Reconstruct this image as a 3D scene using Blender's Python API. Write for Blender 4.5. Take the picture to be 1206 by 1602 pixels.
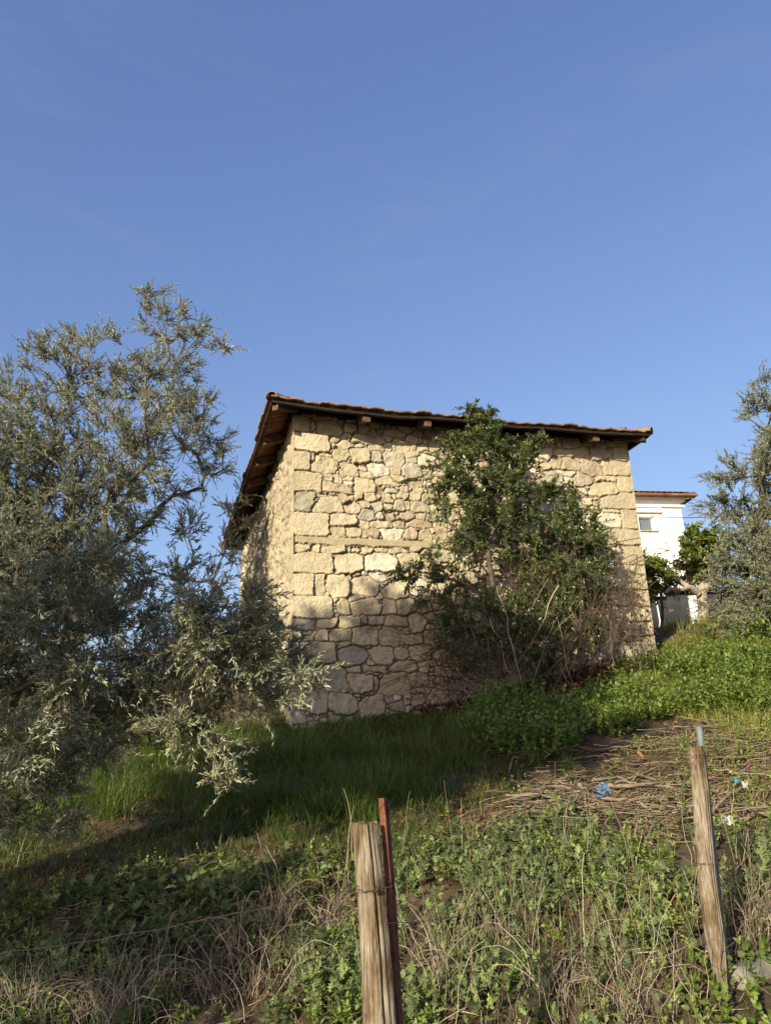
import bpy, math, random
import numpy as np
from mathutils import Matrix, Vector

for o in list(bpy.data.objects): bpy.data.objects.remove(o)
scene = bpy.context.scene
col = scene.collection
rng = np.random.default_rng(7)
rad = math.radians

# ---------------- camera ----------------
F = 1210.0; PIT = rad(18.5); ROL = rad(1.86)
fw = np.array([0, math.cos(PIT), math.sin(PIT)]); up0 = np.array([0, -math.sin(PIT), math.cos(PIT)]); r0 = np.array([1., 0, 0])
CR = math.cos(ROL)*r0 - math.sin(ROL)*up0; CU = math.sin(ROL)*r0 + math.cos(ROL)*up0
cam_d = bpy.data.cameras.new('camera'); cam = bpy.data.objects.new('camera', cam_d); col.objects.link(cam)
m = Matrix(((CR[0], CU[0], -fw[0], 0), (CR[1], CU[1], -fw[1], 0), (CR[2], CU[2], -fw[2], 0), (0, 0, 0, 1)))
cam.matrix_world = m
cam_d.sensor_fit = 'VERTICAL'; cam_d.sensor_height = 36; cam_d.lens = 36*F/1602
cam_d.clip_start = 0.05; cam_d.clip_end = 3000
scene.camera = cam

# ---------------- sky, sun, exposure ----------------
SUN_AZ = rad(210); SUN_EL = rad(21)
w = bpy.data.worlds.new('World'); scene.world = w; w.use_nodes = True
nt = w.node_tree; nt.nodes.clear()
sky = nt.nodes.new('ShaderNodeTexSky'); sky.sky_type = 'NISHITA'; sky.sun_disc = False
sky.sun_elevation = SUN_EL; sky.sun_rotation = SUN_AZ; sky.air_density = 1.0; sky.dust_density = 1.6; sky.ozone_density = 2.5; sky.altitude = 100
bg = nt.nodes.new('ShaderNodeBackground'); bg.inputs[1].default_value = 0.101
tint = nt.nodes.new('ShaderNodeMix'); tint.data_type = 'RGBA'; tint.blend_type = 'MULTIPLY'; tint.inputs[0].default_value = 1; tint.inputs[7].default_value = (1.03, .97, 1.07, 1)   # white balance of the sky
wo = nt.nodes.new('ShaderNodeOutputWorld')
nt.links.new(sky.outputs[0], tint.inputs[6])
sp = nt.nodes.new('ShaderNodeSeparateColor'); cb = nt.nodes.new('ShaderNodeCombineColor'); nt.links.new(tint.outputs[2], sp.inputs[0])
for i_, (a_, g_) in enumerate(((1.105, .91), (1.218, .83), (1.62, .67))):      # gentler fall-off from horizon to zenith
    pw = nt.nodes.new('ShaderNodeMath'); pw.operation = 'POWER'; pw.inputs[1].default_value = g_; mu = nt.nodes.new('ShaderNodeMath'); mu.operation = 'MULTIPLY'; mu.inputs[1].default_value = a_
    nt.links.new(sp.outputs[i_], pw.inputs[0]); nt.links.new(pw.outputs[0], mu.inputs[0]); nt.links.new(mu.outputs[0], cb.inputs[i_])
tcw = nt.nodes.new('ShaderNodeTexCoord'); mpw = nt.nodes.new('ShaderNodeMapping'); mpw.inputs['Scale'].default_value = (1.6, 1.6, 7); mpw.inputs['Rotation'].default_value = (0, .25, .4)
nzw = nt.nodes.new('ShaderNodeTexNoise'); nzw.inputs['Scale'].default_value = 1.7; nzw.inputs['Detail'].default_value = 7; nzw.inputs['Roughness'].default_value = .62; nzw.inputs['Distortion'].default_value = .6
rpw = nt.nodes.new('ShaderNodeValToRGB'); rpw.color_ramp.elements[0].position = .52; rpw.color_ramp.elements[0].color = (0, 0, 0, 1); rpw.color_ramp.elements[1].position = .80; rpw.color_ramp.elements[1].color = (.055, .055, .055, 1)
mxw = nt.nodes.new('ShaderNodeMix'); mxw.data_type = 'RGBA'; mxw.inputs[7].default_value = (4.2, 4.5, 4.9, 1)          # thin high cirrus
nt.links.new(tcw.outputs['Generated'], mpw.inputs[0]); nt.links.new(mpw.outputs[0], nzw.inputs['Vector']); nt.links.new(nzw.outputs[0], rpw.inputs[0]); nt.links.new(rpw.outputs[0], mxw.inputs[0])
nt.links.new(cb.outputs[0], mxw.inputs[6]); nt.links.new(mxw.outputs[2], bg.inputs[0]); nt.links.new(bg.outputs[0], wo.inputs[0])
sd = bpy.data.lights.new('sun', 'SUN'); sd.energy = 4.9; sd.angle = rad(0.5); sd.color = (1.0, 0.89, 0.66)
sun = bpy.data.objects.new('sun', sd); col.objects.link(sun)
svec = Vector((math.sin(SUN_AZ)*math.cos(SUN_EL), math.cos(SUN_AZ)*math.cos(SUN_EL), math.sin(SUN_EL)))
sun.rotation_euler = svec.to_track_quat('Z', 'Y').to_euler()
scene.view_settings.view_transform = 'Standard'; scene.view_settings.look = 'None'
scene.view_settings.gamma = 1; scene.view_settings.exposure = 0.9
scene.render.engine = 'CYCLES'
scene.cycles.max_bounces = 6; scene.cycles.diffuse_bounces = 3; scene.cycles.transparent_max_bounces = 6

# ---------------- helpers ----------------
def ray(px, py): return fw + CR*(px-603)/F + CU*(801-py)/F
def P(px, py, Y):                      # the point of the photo's line of sight that lies Y metres ahead
    d = ray(px, py); return d*(Y/d[1])
def _h(ix, iy, iz, s):
    n = (ix*374761393 + iy*668265263 + iz*2147483647*0 + iz*1274126177 + s*974711) & 0xffffffff
    n = ((n ^ (n >> 13))*1274126177) & 0xffffffff
    n = n ^ (n >> 16)
    return (n & 0xffffff)/float(0xffffff)
def noise(x, y, z=0.0, s=0):
    x, y, z = np.broadcast_arrays(np.asarray(x, float), np.asarray(y, float), np.asarray(z, float))
    ix, iy, iz = np.floor(x).astype(np.int64), np.floor(y).astype(np.int64), np.floor(z).astype(np.int64)
    fx, fy, fz = x-ix, y-iy, z-iz
    fx, fy, fz = [t*t*(3-2*t) for t in (fx, fy, fz)]
    r = 0
    for a in (0, 1):
        for b in (0, 1):
            for c in (0, 1):
                r = r + _h(ix+a, iy+b, iz+c, s)*(fx if a else 1-fx)*(fy if b else 1-fy)*(fz if c else 1-fz)
    return r*2-1
def fbm(x, y, z=0.0, s=0, o=4):
    r = 0; a = 1; f = 1; t = 0
    for k in range(o): r = r + a*noise(np.asarray(x)*f, np.asarray(y)*f, np.asarray(z)*f, s+k); t += a; a *= .5; f *= 2.03
    return r/t
def norm(v): return v/np.maximum(np.linalg.norm(v, axis=-1, keepdims=True), 1e-9)
def tag(o, label=None, cat=None, group=None, kind=None):
    if label: o['label'] = label
    if cat: o['category'] = cat
    if group: o['group'] = group
    if kind: o['kind'] = kind
    return o
def empty(name, loc, label, cat, group=None):
    o = bpy.data.objects.new(name, None); o.location = tuple(loc); col.objects.link(o); o.empty_display_size = .2
    return tag(o, label, cat, group)
def mesh(name, V, faces, mat, parent=None, smooth=True, attrs=None, label=None, midx=None):
    """faces: list of int arrays (n,3)/(n,4); V in world coordinates; origin moved to the parent (or to the mesh's base)"""
    V = np.asarray(V, np.float32); faces = [np.asarray(f, np.int32) for f in faces if len(f)]
    if parent is not None:
        org = np.zeros(3); q = parent
        while q is not None: org = org+np.array(q.location); q = q.parent
    else: org = np.array([V[:, 0].mean(), V[:, 1].mean(), V[:, 2].min()])
    me = bpy.data.meshes.new(name); me.vertices.add(len(V)); me.vertices.foreach_set('co', (V-org.astype(np.float32)).ravel())
    loops = np.concatenate([f.ravel() for f in faces]); tot = np.concatenate([np.full(len(f), f.shape[1], np.int32) for f in faces])
    me.loops.add(len(loops)); me.loops.foreach_set('vertex_index', loops)
    me.polygons.add(len(tot)); st = np.zeros(len(tot), np.int32); st[1:] = np.cumsum(tot)[:-1]
    me.polygons.foreach_set('loop_start', st)
    me.polygons.foreach_set('use_smooth', np.full(len(tot), bool(smooth)))
    if attrs:
        for k, a in attrs.items():
            a = np.asarray(a, np.float32)
            if a.ndim == 1:
                at = me.attributes.new(k, 'FLOAT', 'POINT'); at.data.foreach_set('value', a)
            else:
                at = me.attributes.new(k, 'FLOAT_COLOR', 'POINT'); at.data.foreach_set('color', np.concatenate([a, np.ones((len(a), 1), np.float32)], 1).ravel())
    for mm in (mat if isinstance(mat, list) else [mat]): me.materials.append(mm)
    if midx is not None: me.polygons.foreach_set('material_index', np.asarray(midx, np.int32))
    me.update(calc_edges=True); me.validate()
    o = bpy.data.objects.new(name, me); col.objects.link(o)
    if parent is not None: o.parent = parent
    else: o.location = tuple(org)
    if label: o['label'] = label
    return o
class MB:                               # collects shapes into one mesh
    def __init__(s): s.V = []; s.Q = []; s.T = []; s.n = 0; s.A = []
    def add(s, V, Q=None, T=None, a=0.0):
        V = np.asarray(V, float)
        if Q is not None and len(Q): s.Q.append(np.asarray(Q)+s.n)
        if T is not None and len(T): s.T.append(np.asarray(T)+s.n)
        s.V.append(V); s.n += len(V); s.A.append(np.broadcast_to(np.asarray(a, float), (len(V),)))
    def box(s, c, hx, hy, hz, jit=0):    # hx,hy,hz: half-extent vectors
        c, hx, hy, hz = [np.asarray(t, float) for t in (c, hx, hy, hz)]
        V = [c+a*hx+b*hy+d*hz for a in (-1, 1) for b in (-1, 1) for d in (-1, 1)]
        V = np.array(V) + (rng.normal(0, jit, (8, 3)) if jit else 0)
        s.add(V, [[0, 1, 3, 2], [4, 6, 7, 5], [0, 4, 5, 1], [2, 3, 7, 6], [0, 2, 6, 4], [1, 5, 7, 3]], a=rng.random())
    def tubes(s, Pt, Rd, sides=5, a=None, cap=False):
        Pt = np.asarray(Pt, float)
        if Pt.ndim == 2: Pt = Pt[None]
        N, K, _ = Pt.shape; Rd = np.broadcast_to(np.asarray(Rd, float), (N, K))
        T = norm(np.gradient(Pt, axis=1))
        mean = norm(Pt[:, -1]-Pt[:, 0]); ref = np.where(np.abs(mean[:, 2:3]) > .75, np.array([[1., .13, 0]]), np.array([[.05, .1, 1.]]))
        A = norm(np.cross(T, ref[:, None, :])); B = np.cross(T, A)
        th = np.arange(sides)/sides*2*math.pi
        V = Pt[:, :, None]+Rd[:, :, None, None]*(A[:, :, None]*np.cos(th)[None, None, :, None]+B[:, :, None]*np.sin(th)[None, None, :, None])
        base = (np.arange(N)*K*sides)[:, None, None]; k = (np.arange(K-1)*sides)[None, :, None]; j = np.arange(sides)[None, None, :]; j2 = (j+1) % sides
        Q = np.stack([base+k+j, base+k+j2, base+k+sides+j2, base+k+sides+j], -1).reshape(-1, 4)
        av = rng.random(N) if a is None else np.broadcast_to(np.asarray(a, float), (N,))
        Tn = None
        if cap:
            e = [[b+o0, b+o0+q, b+o0+q+1] for b in np.arange(N)*K*sides for o0 in (0, (K-1)*sides) for q in range(1, sides-1)]; Tn = np.array(e)
        s.add(V.reshape(-1, 3), Q, Tn, np.repeat(av, K*sides))
    def inst(s, tv, tq, tt, M, loc, a=None):   # copies of a small template: M (N,3,3) columns = local axes
        N = len(loc); n = len(tv)
        V = np.einsum('nij,kj->nki', M, tv)+loc[:, None]
        off = (np.arange(N)*n)[:, None, None]
        Q = (np.asarray(tq)[None]+off).reshape(-1, 4) if tq is not None and len(tq) else None
        T = (np.asarray(tt)[None]+off).reshape(-1, 3) if tt is not None and len(tt) else None
        av = rng.random(N) if a is None else a
        s.add(V.reshape(-1, 3), Q, T, np.repeat(av, n))
    def build(s, name, mat, parent=None, smooth=True, label=None):
        fs = []
        if s.Q: fs.append(np.concatenate(s.Q))
        if s.T: fs.append(np.concatenate(s.T))
        return mesh(name, np.concatenate(s.V), fs, mat, parent, smooth, {'rnd': np.concatenate(s.A)}, label)
def merged(name, parts, parent=None, smooth=False):      # parts: [(MB, material)] -> one mesh with several materials
    V = []; A = []; qs = []; ts = []; mq = []; mt_ = []; off = 0
    for i, (b, _) in enumerate(parts):
        V += b.V; A += b.A
        for q in b.Q: qs.append(q+off); mq.append(np.full(len(q), i))
        for t in b.T: ts.append(t+off); mt_.append(np.full(len(t), i))
        off += b.n
    fs = ([np.concatenate(qs)] if qs else [])+([np.concatenate(ts)] if ts else [])
    return mesh(name, np.concatenate(V), fs, [m_ for _, m_ in parts], parent, smooth, {'rnd': np.concatenate(A)}, None, np.concatenate(mq+mt_))

# ---------------- materials ----------------
def newmat(name, rough=.8, spec=.3):
    mt = bpy.data.materials.new(name); mt.use_nodes = True; b = mt.node_tree.nodes['Principled BSDF']
    b.inputs['Roughness'].default_value = rough; b.inputs['Specular IOR Level'].default_value = spec
    return mt, mt.node_tree, b
def N_(nt, t, **k):
    n = nt.nodes.new(t)
    for a, v in k.items():
        if a in n.inputs: n.inputs[a].default_value = v
        else: setattr(n, a, v)
    return n
KA = .70
def ramp(nt, stops):
    r = nt.nodes.new('ShaderNodeValToRGB'); e = r.color_ramp.elements
    while len(e) < len(stops): e.new(.5)
    for x, (p, c) in zip(e, stops): x.position = p; x.color = (c[0]*KA, c[1]*KA, c[2]*KA, 1)
    return r
def coords(nt, scale=(1, 1, 1), kind='Object'):
    t = nt.nodes.new('ShaderNodeTexCoord'); mp = nt.nodes.new('ShaderNodeMapping'); mp.inputs['Scale'].default_value = scale
    nt.links.new(t.outputs[kind], mp.inputs[0]); return mp.outputs[0]
def bump(nt, b, src, strength=.4, dist=.01):
    n = N_(nt, 'ShaderNodeBump', Strength=strength, Distance=dist); nt.links.new(src, n.inputs['Height']); nt.links.new(n.outputs[0], b.inputs['Normal']); return n
def surf(name, stops, scale=8, detail=6, rough=.85, spec=.25, bs=.4, bd=.01, stretch=(1, 1, 1), bscale=None):
    mt, nt, b = newmat(name, rough, spec); c = coords(nt, stretch)
    n = N_(nt, 'ShaderNodeTexNoise', Scale=scale, Detail=detail, Roughness=.62); nt.links.new(c, n.inputs['Vector'])
    r = ramp(nt, stops); nt.links.new(n.outputs[0], r.inputs[0]); nt.links.new(r.outputs[0], b.inputs['Base Color'])
    n2 = N_(nt, 'ShaderNodeTexNoise', Scale=bscale or scale*4, Detail=5, Roughness=.7); nt.links.new(c, n2.inputs['Vector'])
    if bs: bump(nt, b, n2.outputs[0], bs, bd)
    return mt
def leafmat(name, stops, back=None, rough=.5, spec=.4, trans=.25, tcol=(.2, .3, .05)):
    mt, nt, b = newmat(name, rough, spec)
    a = N_(nt, 'ShaderNodeAttribute', attribute_name='rnd'); r = ramp(nt, stops); nt.links.new(a.outputs['Fac'], r.inputs[0])
    out = r.outputs[0]
    if back:
        g = nt.nodes.new('ShaderNodeNewGeometry'); mx = N_(nt, 'ShaderNodeMix', data_type='RGBA'); rb = ramp(nt, back); nt.links.new(a.outputs['Fac'], rb.inputs[0])
        nt.links.new(g.outputs['Backfacing'], mx.inputs[0]); nt.links.new(out, mx.inputs[6]); nt.links.new(rb.outputs[0], mx.inputs[7]); out = mx.outputs[2]
    nt.links.new(out, b.inputs['Base Color'])
    if trans:
        t = nt.nodes.new('ShaderNodeBsdfTranslucent'); t.inputs[0].default_value = (*tcol, 1); ms = nt.nodes.new('ShaderNodeMixShader'); ms.inputs[0].default_value = trans
        o = nt.nodes['Material Output']; nt.links.new(b.outputs[0], ms.inputs[1]); nt.links.new(t.outputs[0], ms.inputs[2]); nt.links.new(ms.outputs[0], o.inputs[0])
    return mt
M = {}
def stone_mat(name, bs=.5):
    mt, nt, b = newmat(name, .92, .15); c = coords(nt)
    a = N_(nt, 'ShaderNodeAttribute', attribute_name='col')
    n = N_(nt, 'ShaderNodeTexNoise', Scale=14., Detail=8., Roughness=.7); nt.links.new(c, n.inputs['Vector'])
    r = ramp(nt, [(.3, (.72, .70, .66)), (.5, (1, 1, 1)), (.75, (1.14, 1.11, 1.06))]); nt.links.new(n.outputs[0], r.inputs[0])
    mx = N_(nt, 'ShaderNodeMix', data_type='RGBA', blend_type='MULTIPLY'); mx.inputs[0].default_value = 1
    nt.links.new(a.outputs['Color'], mx.inputs[6]); nt.links.new(r.outputs[0], mx.inputs[7]); nt.links.new(mx.outputs[2], b.inputs['Base Color'])
    n2 = N_(nt, 'ShaderNodeTexNoise', Scale=55., Detail=6., Roughness=.75); nt.links.new(c, n2.inputs['Vector'])
    bump(nt, b, n2.outputs[0], bs, .012); return mt
M['stone'] = stone_mat('rubble_stone')
M['soil'] = surf('soil', [(.3, (.04, .03, .018)), (.5, (.10, .075, .045)), (.7, (.19, .15, .09))], 3.5, 10, .95, .1, .8, .03, bscale=30)
M['dark_shade_wood'] = surf('dark_shade_timber', [(.3, (.012, .008, .006)), (.5, (.03, .018, .013)), (.75, (.06, .035, .025))], 6, 8, .85, .2, .5, .006)  # black-brown wood, its colour darkened further to stand in for eave shade
M['clay'] = surf('clay_tile', [(.25, (.10, .062, .047)), (.42, (.22, .13, .10)), (.58, (.32, .215, .165)), (.72, (.36, .30, .24))], 5, 8, .9, .15, .4, .006, bscale=40)
M['clay_far'] = surf('clay_tile_far', [(.3, (.16, .07, .045)), (.5, (.3, .14, .09)), (.75, (.36, .24, .17))], 2, 6, .9, .15, .3, .01)
M['oldwood'] = surf('eave_timber', [(.3, (.03, .018, .012)), (.5, (.075, .042, .028)), (.75, (.16, .10, .07))], 6, 8, .85, .2, .5, .006, stretch=(1, 1, 1))
M['palewood'] = surf('rafter_timber', [(.3, (.055, .034, .022)), (.5, (.13, .085, .055)), (.75, (.27, .19, .125))], 9, 8, .85, .2, .5, .006)
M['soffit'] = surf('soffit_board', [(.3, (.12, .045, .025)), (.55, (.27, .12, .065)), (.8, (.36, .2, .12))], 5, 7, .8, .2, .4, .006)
M['bark'] = surf('olive_bark', [(.3, (.045, .037, .03)), (.5, (.12, .1, .08)), (.75, (.23, .2, .165))], 14, 8, .95, .1, .9, .02, bscale=25)
M['twig'] = surf('twig_bark', [(.3, (.12, .1, .07)), (.6, (.26, .22, .165)), (.8, (.36, .32, .25))], 20, 4, .9, .1, 0)
M['redtwig'] = surf('bramble_cane', [(.3, (.06, .04, .028)), (.55, (.14, .095, .065)), (.8, (.25, .19, .14))], 6, 5, .85, .15, 0)
M['olive'] = leafmat('olive_leaf', [(0, (.13, .152, .095)), (.5, (.215, .24, .155)), (.85, (.33, .355, .235)), (1, (.46, .45, .28))], [(0, (.40, .42, .33)), (1, (.60, .62, .50))], .42, .5, .22, (.2, .22, .09))
M['olive_right'] = leafmat('olive_leaf_sunny', [(0, (.09, .11, .055)), (.5, (.15, .172, .09)), (.85, (.24, .26, .14)), (1, (.34, .33, .18))], [(0, (.27, .29, .2)), (1, (.42, .44, .32))], .48, .4, .2, (.2, .22, .08))
M['olive_near'] = leafmat('olive_leaf_near', [(0, (.16, .175, .095)), (.5, (.27, .29, .155)), (.9, (.41, .43, .24)), (1, (.52, .52, .24))], [(0, (.42, .43, .28)), (1, (.62, .62, .43))], .40, .5, .2, (.16, .2, .07))
M['shrub'] = leafmat('evergreen_leaf', [(0, (.075, .10, .03)), (.6, (.16, .19, .055)), (.9, (.27, .31, .09)), (.97, (.24, .25, .06)), (1, (.26, .12, .04))], [(0, (.05, .075, .03)), (1, (.1, .13, .05))], .32, .55, .2, (.13, .2, .03))
M['garden'] = leafmat('garden_leaf', [(0, (.10, .14, .02)), (.6, (.20, .25, .05)), (1, (.36, .34, .09))], None, .45, .4, .25, (.2, .26, .04))
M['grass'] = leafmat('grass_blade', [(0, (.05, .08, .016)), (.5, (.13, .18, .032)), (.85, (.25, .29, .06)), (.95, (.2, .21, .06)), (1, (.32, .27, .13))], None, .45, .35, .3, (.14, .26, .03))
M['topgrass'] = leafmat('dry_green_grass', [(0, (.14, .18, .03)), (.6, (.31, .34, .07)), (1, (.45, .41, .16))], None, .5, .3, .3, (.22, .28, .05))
M['nettle'] = leafmat('nettle_leaf', [(0, (.075, .13, .026)), (.5, (.175, .24, .048)), (.85, (.30, .36, .085)), (1, (.34, .38, .12))], None, .45, .4, .28, (.16, .32, .03))
M['weed'] = leafmat('weed_leaf', [(0, (.08, .115, .035)), (.5, (.18, .245, .075)), (.82, (.32, .39, .13)), (1, (.44, .44, .18))], [(0, (.13, .17, .09)), (1, (.24, .28, .15))], .5, .35, .25, (.15, .25, .05))
M['herb'] = leafmat('herb_leaf', [(0, (.09, .14, .028)), (.5, (.21, .28, .055)), (.85, (.36, .43, .10)), (1, (.44, .43, .14))], None, .5, .35, .28, (.2, .3, .05))
M['straw'] = leafmat('dead_grass', [(0, (.09, .065, .04)), (.5, (.23, .175, .105)), (.85, (.40, .32, .2)), (1, (.6, .52, .36))], None, .8, .2, .1, (.3, .22, .1))
M['deadstem'] = leafmat('dead_stem', [(0, (.12, .09, .065)), (.5, (.32, .25, .18)), (.85, (.5, .42, .31)), (1, (.66, .58, .45))], None, .85, .15, 0)
M['litter'] = leafmat('leaf_litter', [(0, (.05, .028, .017)), (.5, (.13, .07, .04)), (.85, (.24, .13, .07)), (1, (.4, .2, .09))], None, .8, .2, .08, (.3, .12, .03))
M['plane_leaf'] = leafmat('plane_leaf', [(0, (.27, .12, .055)), (.5, (.36, .18, .085)), (1, (.45, .27, .16))], None, .7, .2, .2, (.5, .17, .04))
M['stick'] = surf('dead_wood', [(.3, (.10, .07, .048)), (.5, (.24, .18, .125)), (.75, (.42, .34, .25))], 9, 8, .9, .15, .6, .006, bscale=60)

# ================= terrain =================
def H(x, y):
    x = np.asarray(x, float); y = np.asarray(y, float)
    z = np.interp(y, [-40, -2, 2.2, 2.9, 4.0, 6.0, 7.8, 10, 12, 14, 18, 30, 60, 200, 900], [-1.7, -1.62, -1.55, -1.42, -1.1, -.5, .0, .62, 1.25, 1.72, 2.1, 2.35, 2.4, 1.5, -6])
    k = np.clip((y-1.5)/2.5, 0, 1)*np.clip((60-y)/40, 0, 1)
    z = z + k*np.where(x > 0, .12*np.minimum(x, 7), .03*np.maximum(x, -8))
    near = np.clip((40-np.abs(y))/30, 0, 1)
    z = z + near*np.clip((y-2)/1.5, 0, 1)*(.09*fbm(x*.9, y*.9, 0, 3)+.035*fbm(x*4, y*4, 0, 9))
    z = z + .12*np.exp(-(((x-2.9)/1.1)**2+((y-6.3)/.8)**2))
    return z
def axis(a, b, fine, lo, hi):
    l = [a]; s = fine
    while l[-1] > lo: s *= 1.16; l.append(l[-1]-s)
    u = [b]; s = fine
    while u[-1] < hi: s *= 1.16; u.append(u[-1]+s)
    return np.array(l[::-1]+list(np.arange(a+fine, b, fine))+u)
xs = axis(-6, 7.5, .05, -900, 900); ys = axis(2.2, 14, .05, -300, 1200)
XX, YY = np.meshgrid(xs, ys)
ZZ = H(XX, YY)
def gridq(ny, nx):
    i = np.arange(ny-1)[:, None]*nx+np.arange(nx-1)[None]
    return np.stack([i, i+1, i+nx+1, i+nx], -1).reshape(-1, 4)
V = np.stack([XX, YY, ZZ], -1).reshape(-1, 3)
tag(mesh('ground', V, [gridq(len(ys), len(xs))], M['soil']), kind='structure')
def G(px, py):                          # where a line of sight meets the ground
    d = ray(px, py); d = d/d[1]
    ts = np.linspace(2.5, 40, 3000); p = ts[:, None]*d; h = H(p[:, 0], p[:, 1])
    i = np.argmax(p[:, 2] < h); return p[i] if (p[:, 2] < h).any() else p[-1]

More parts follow.
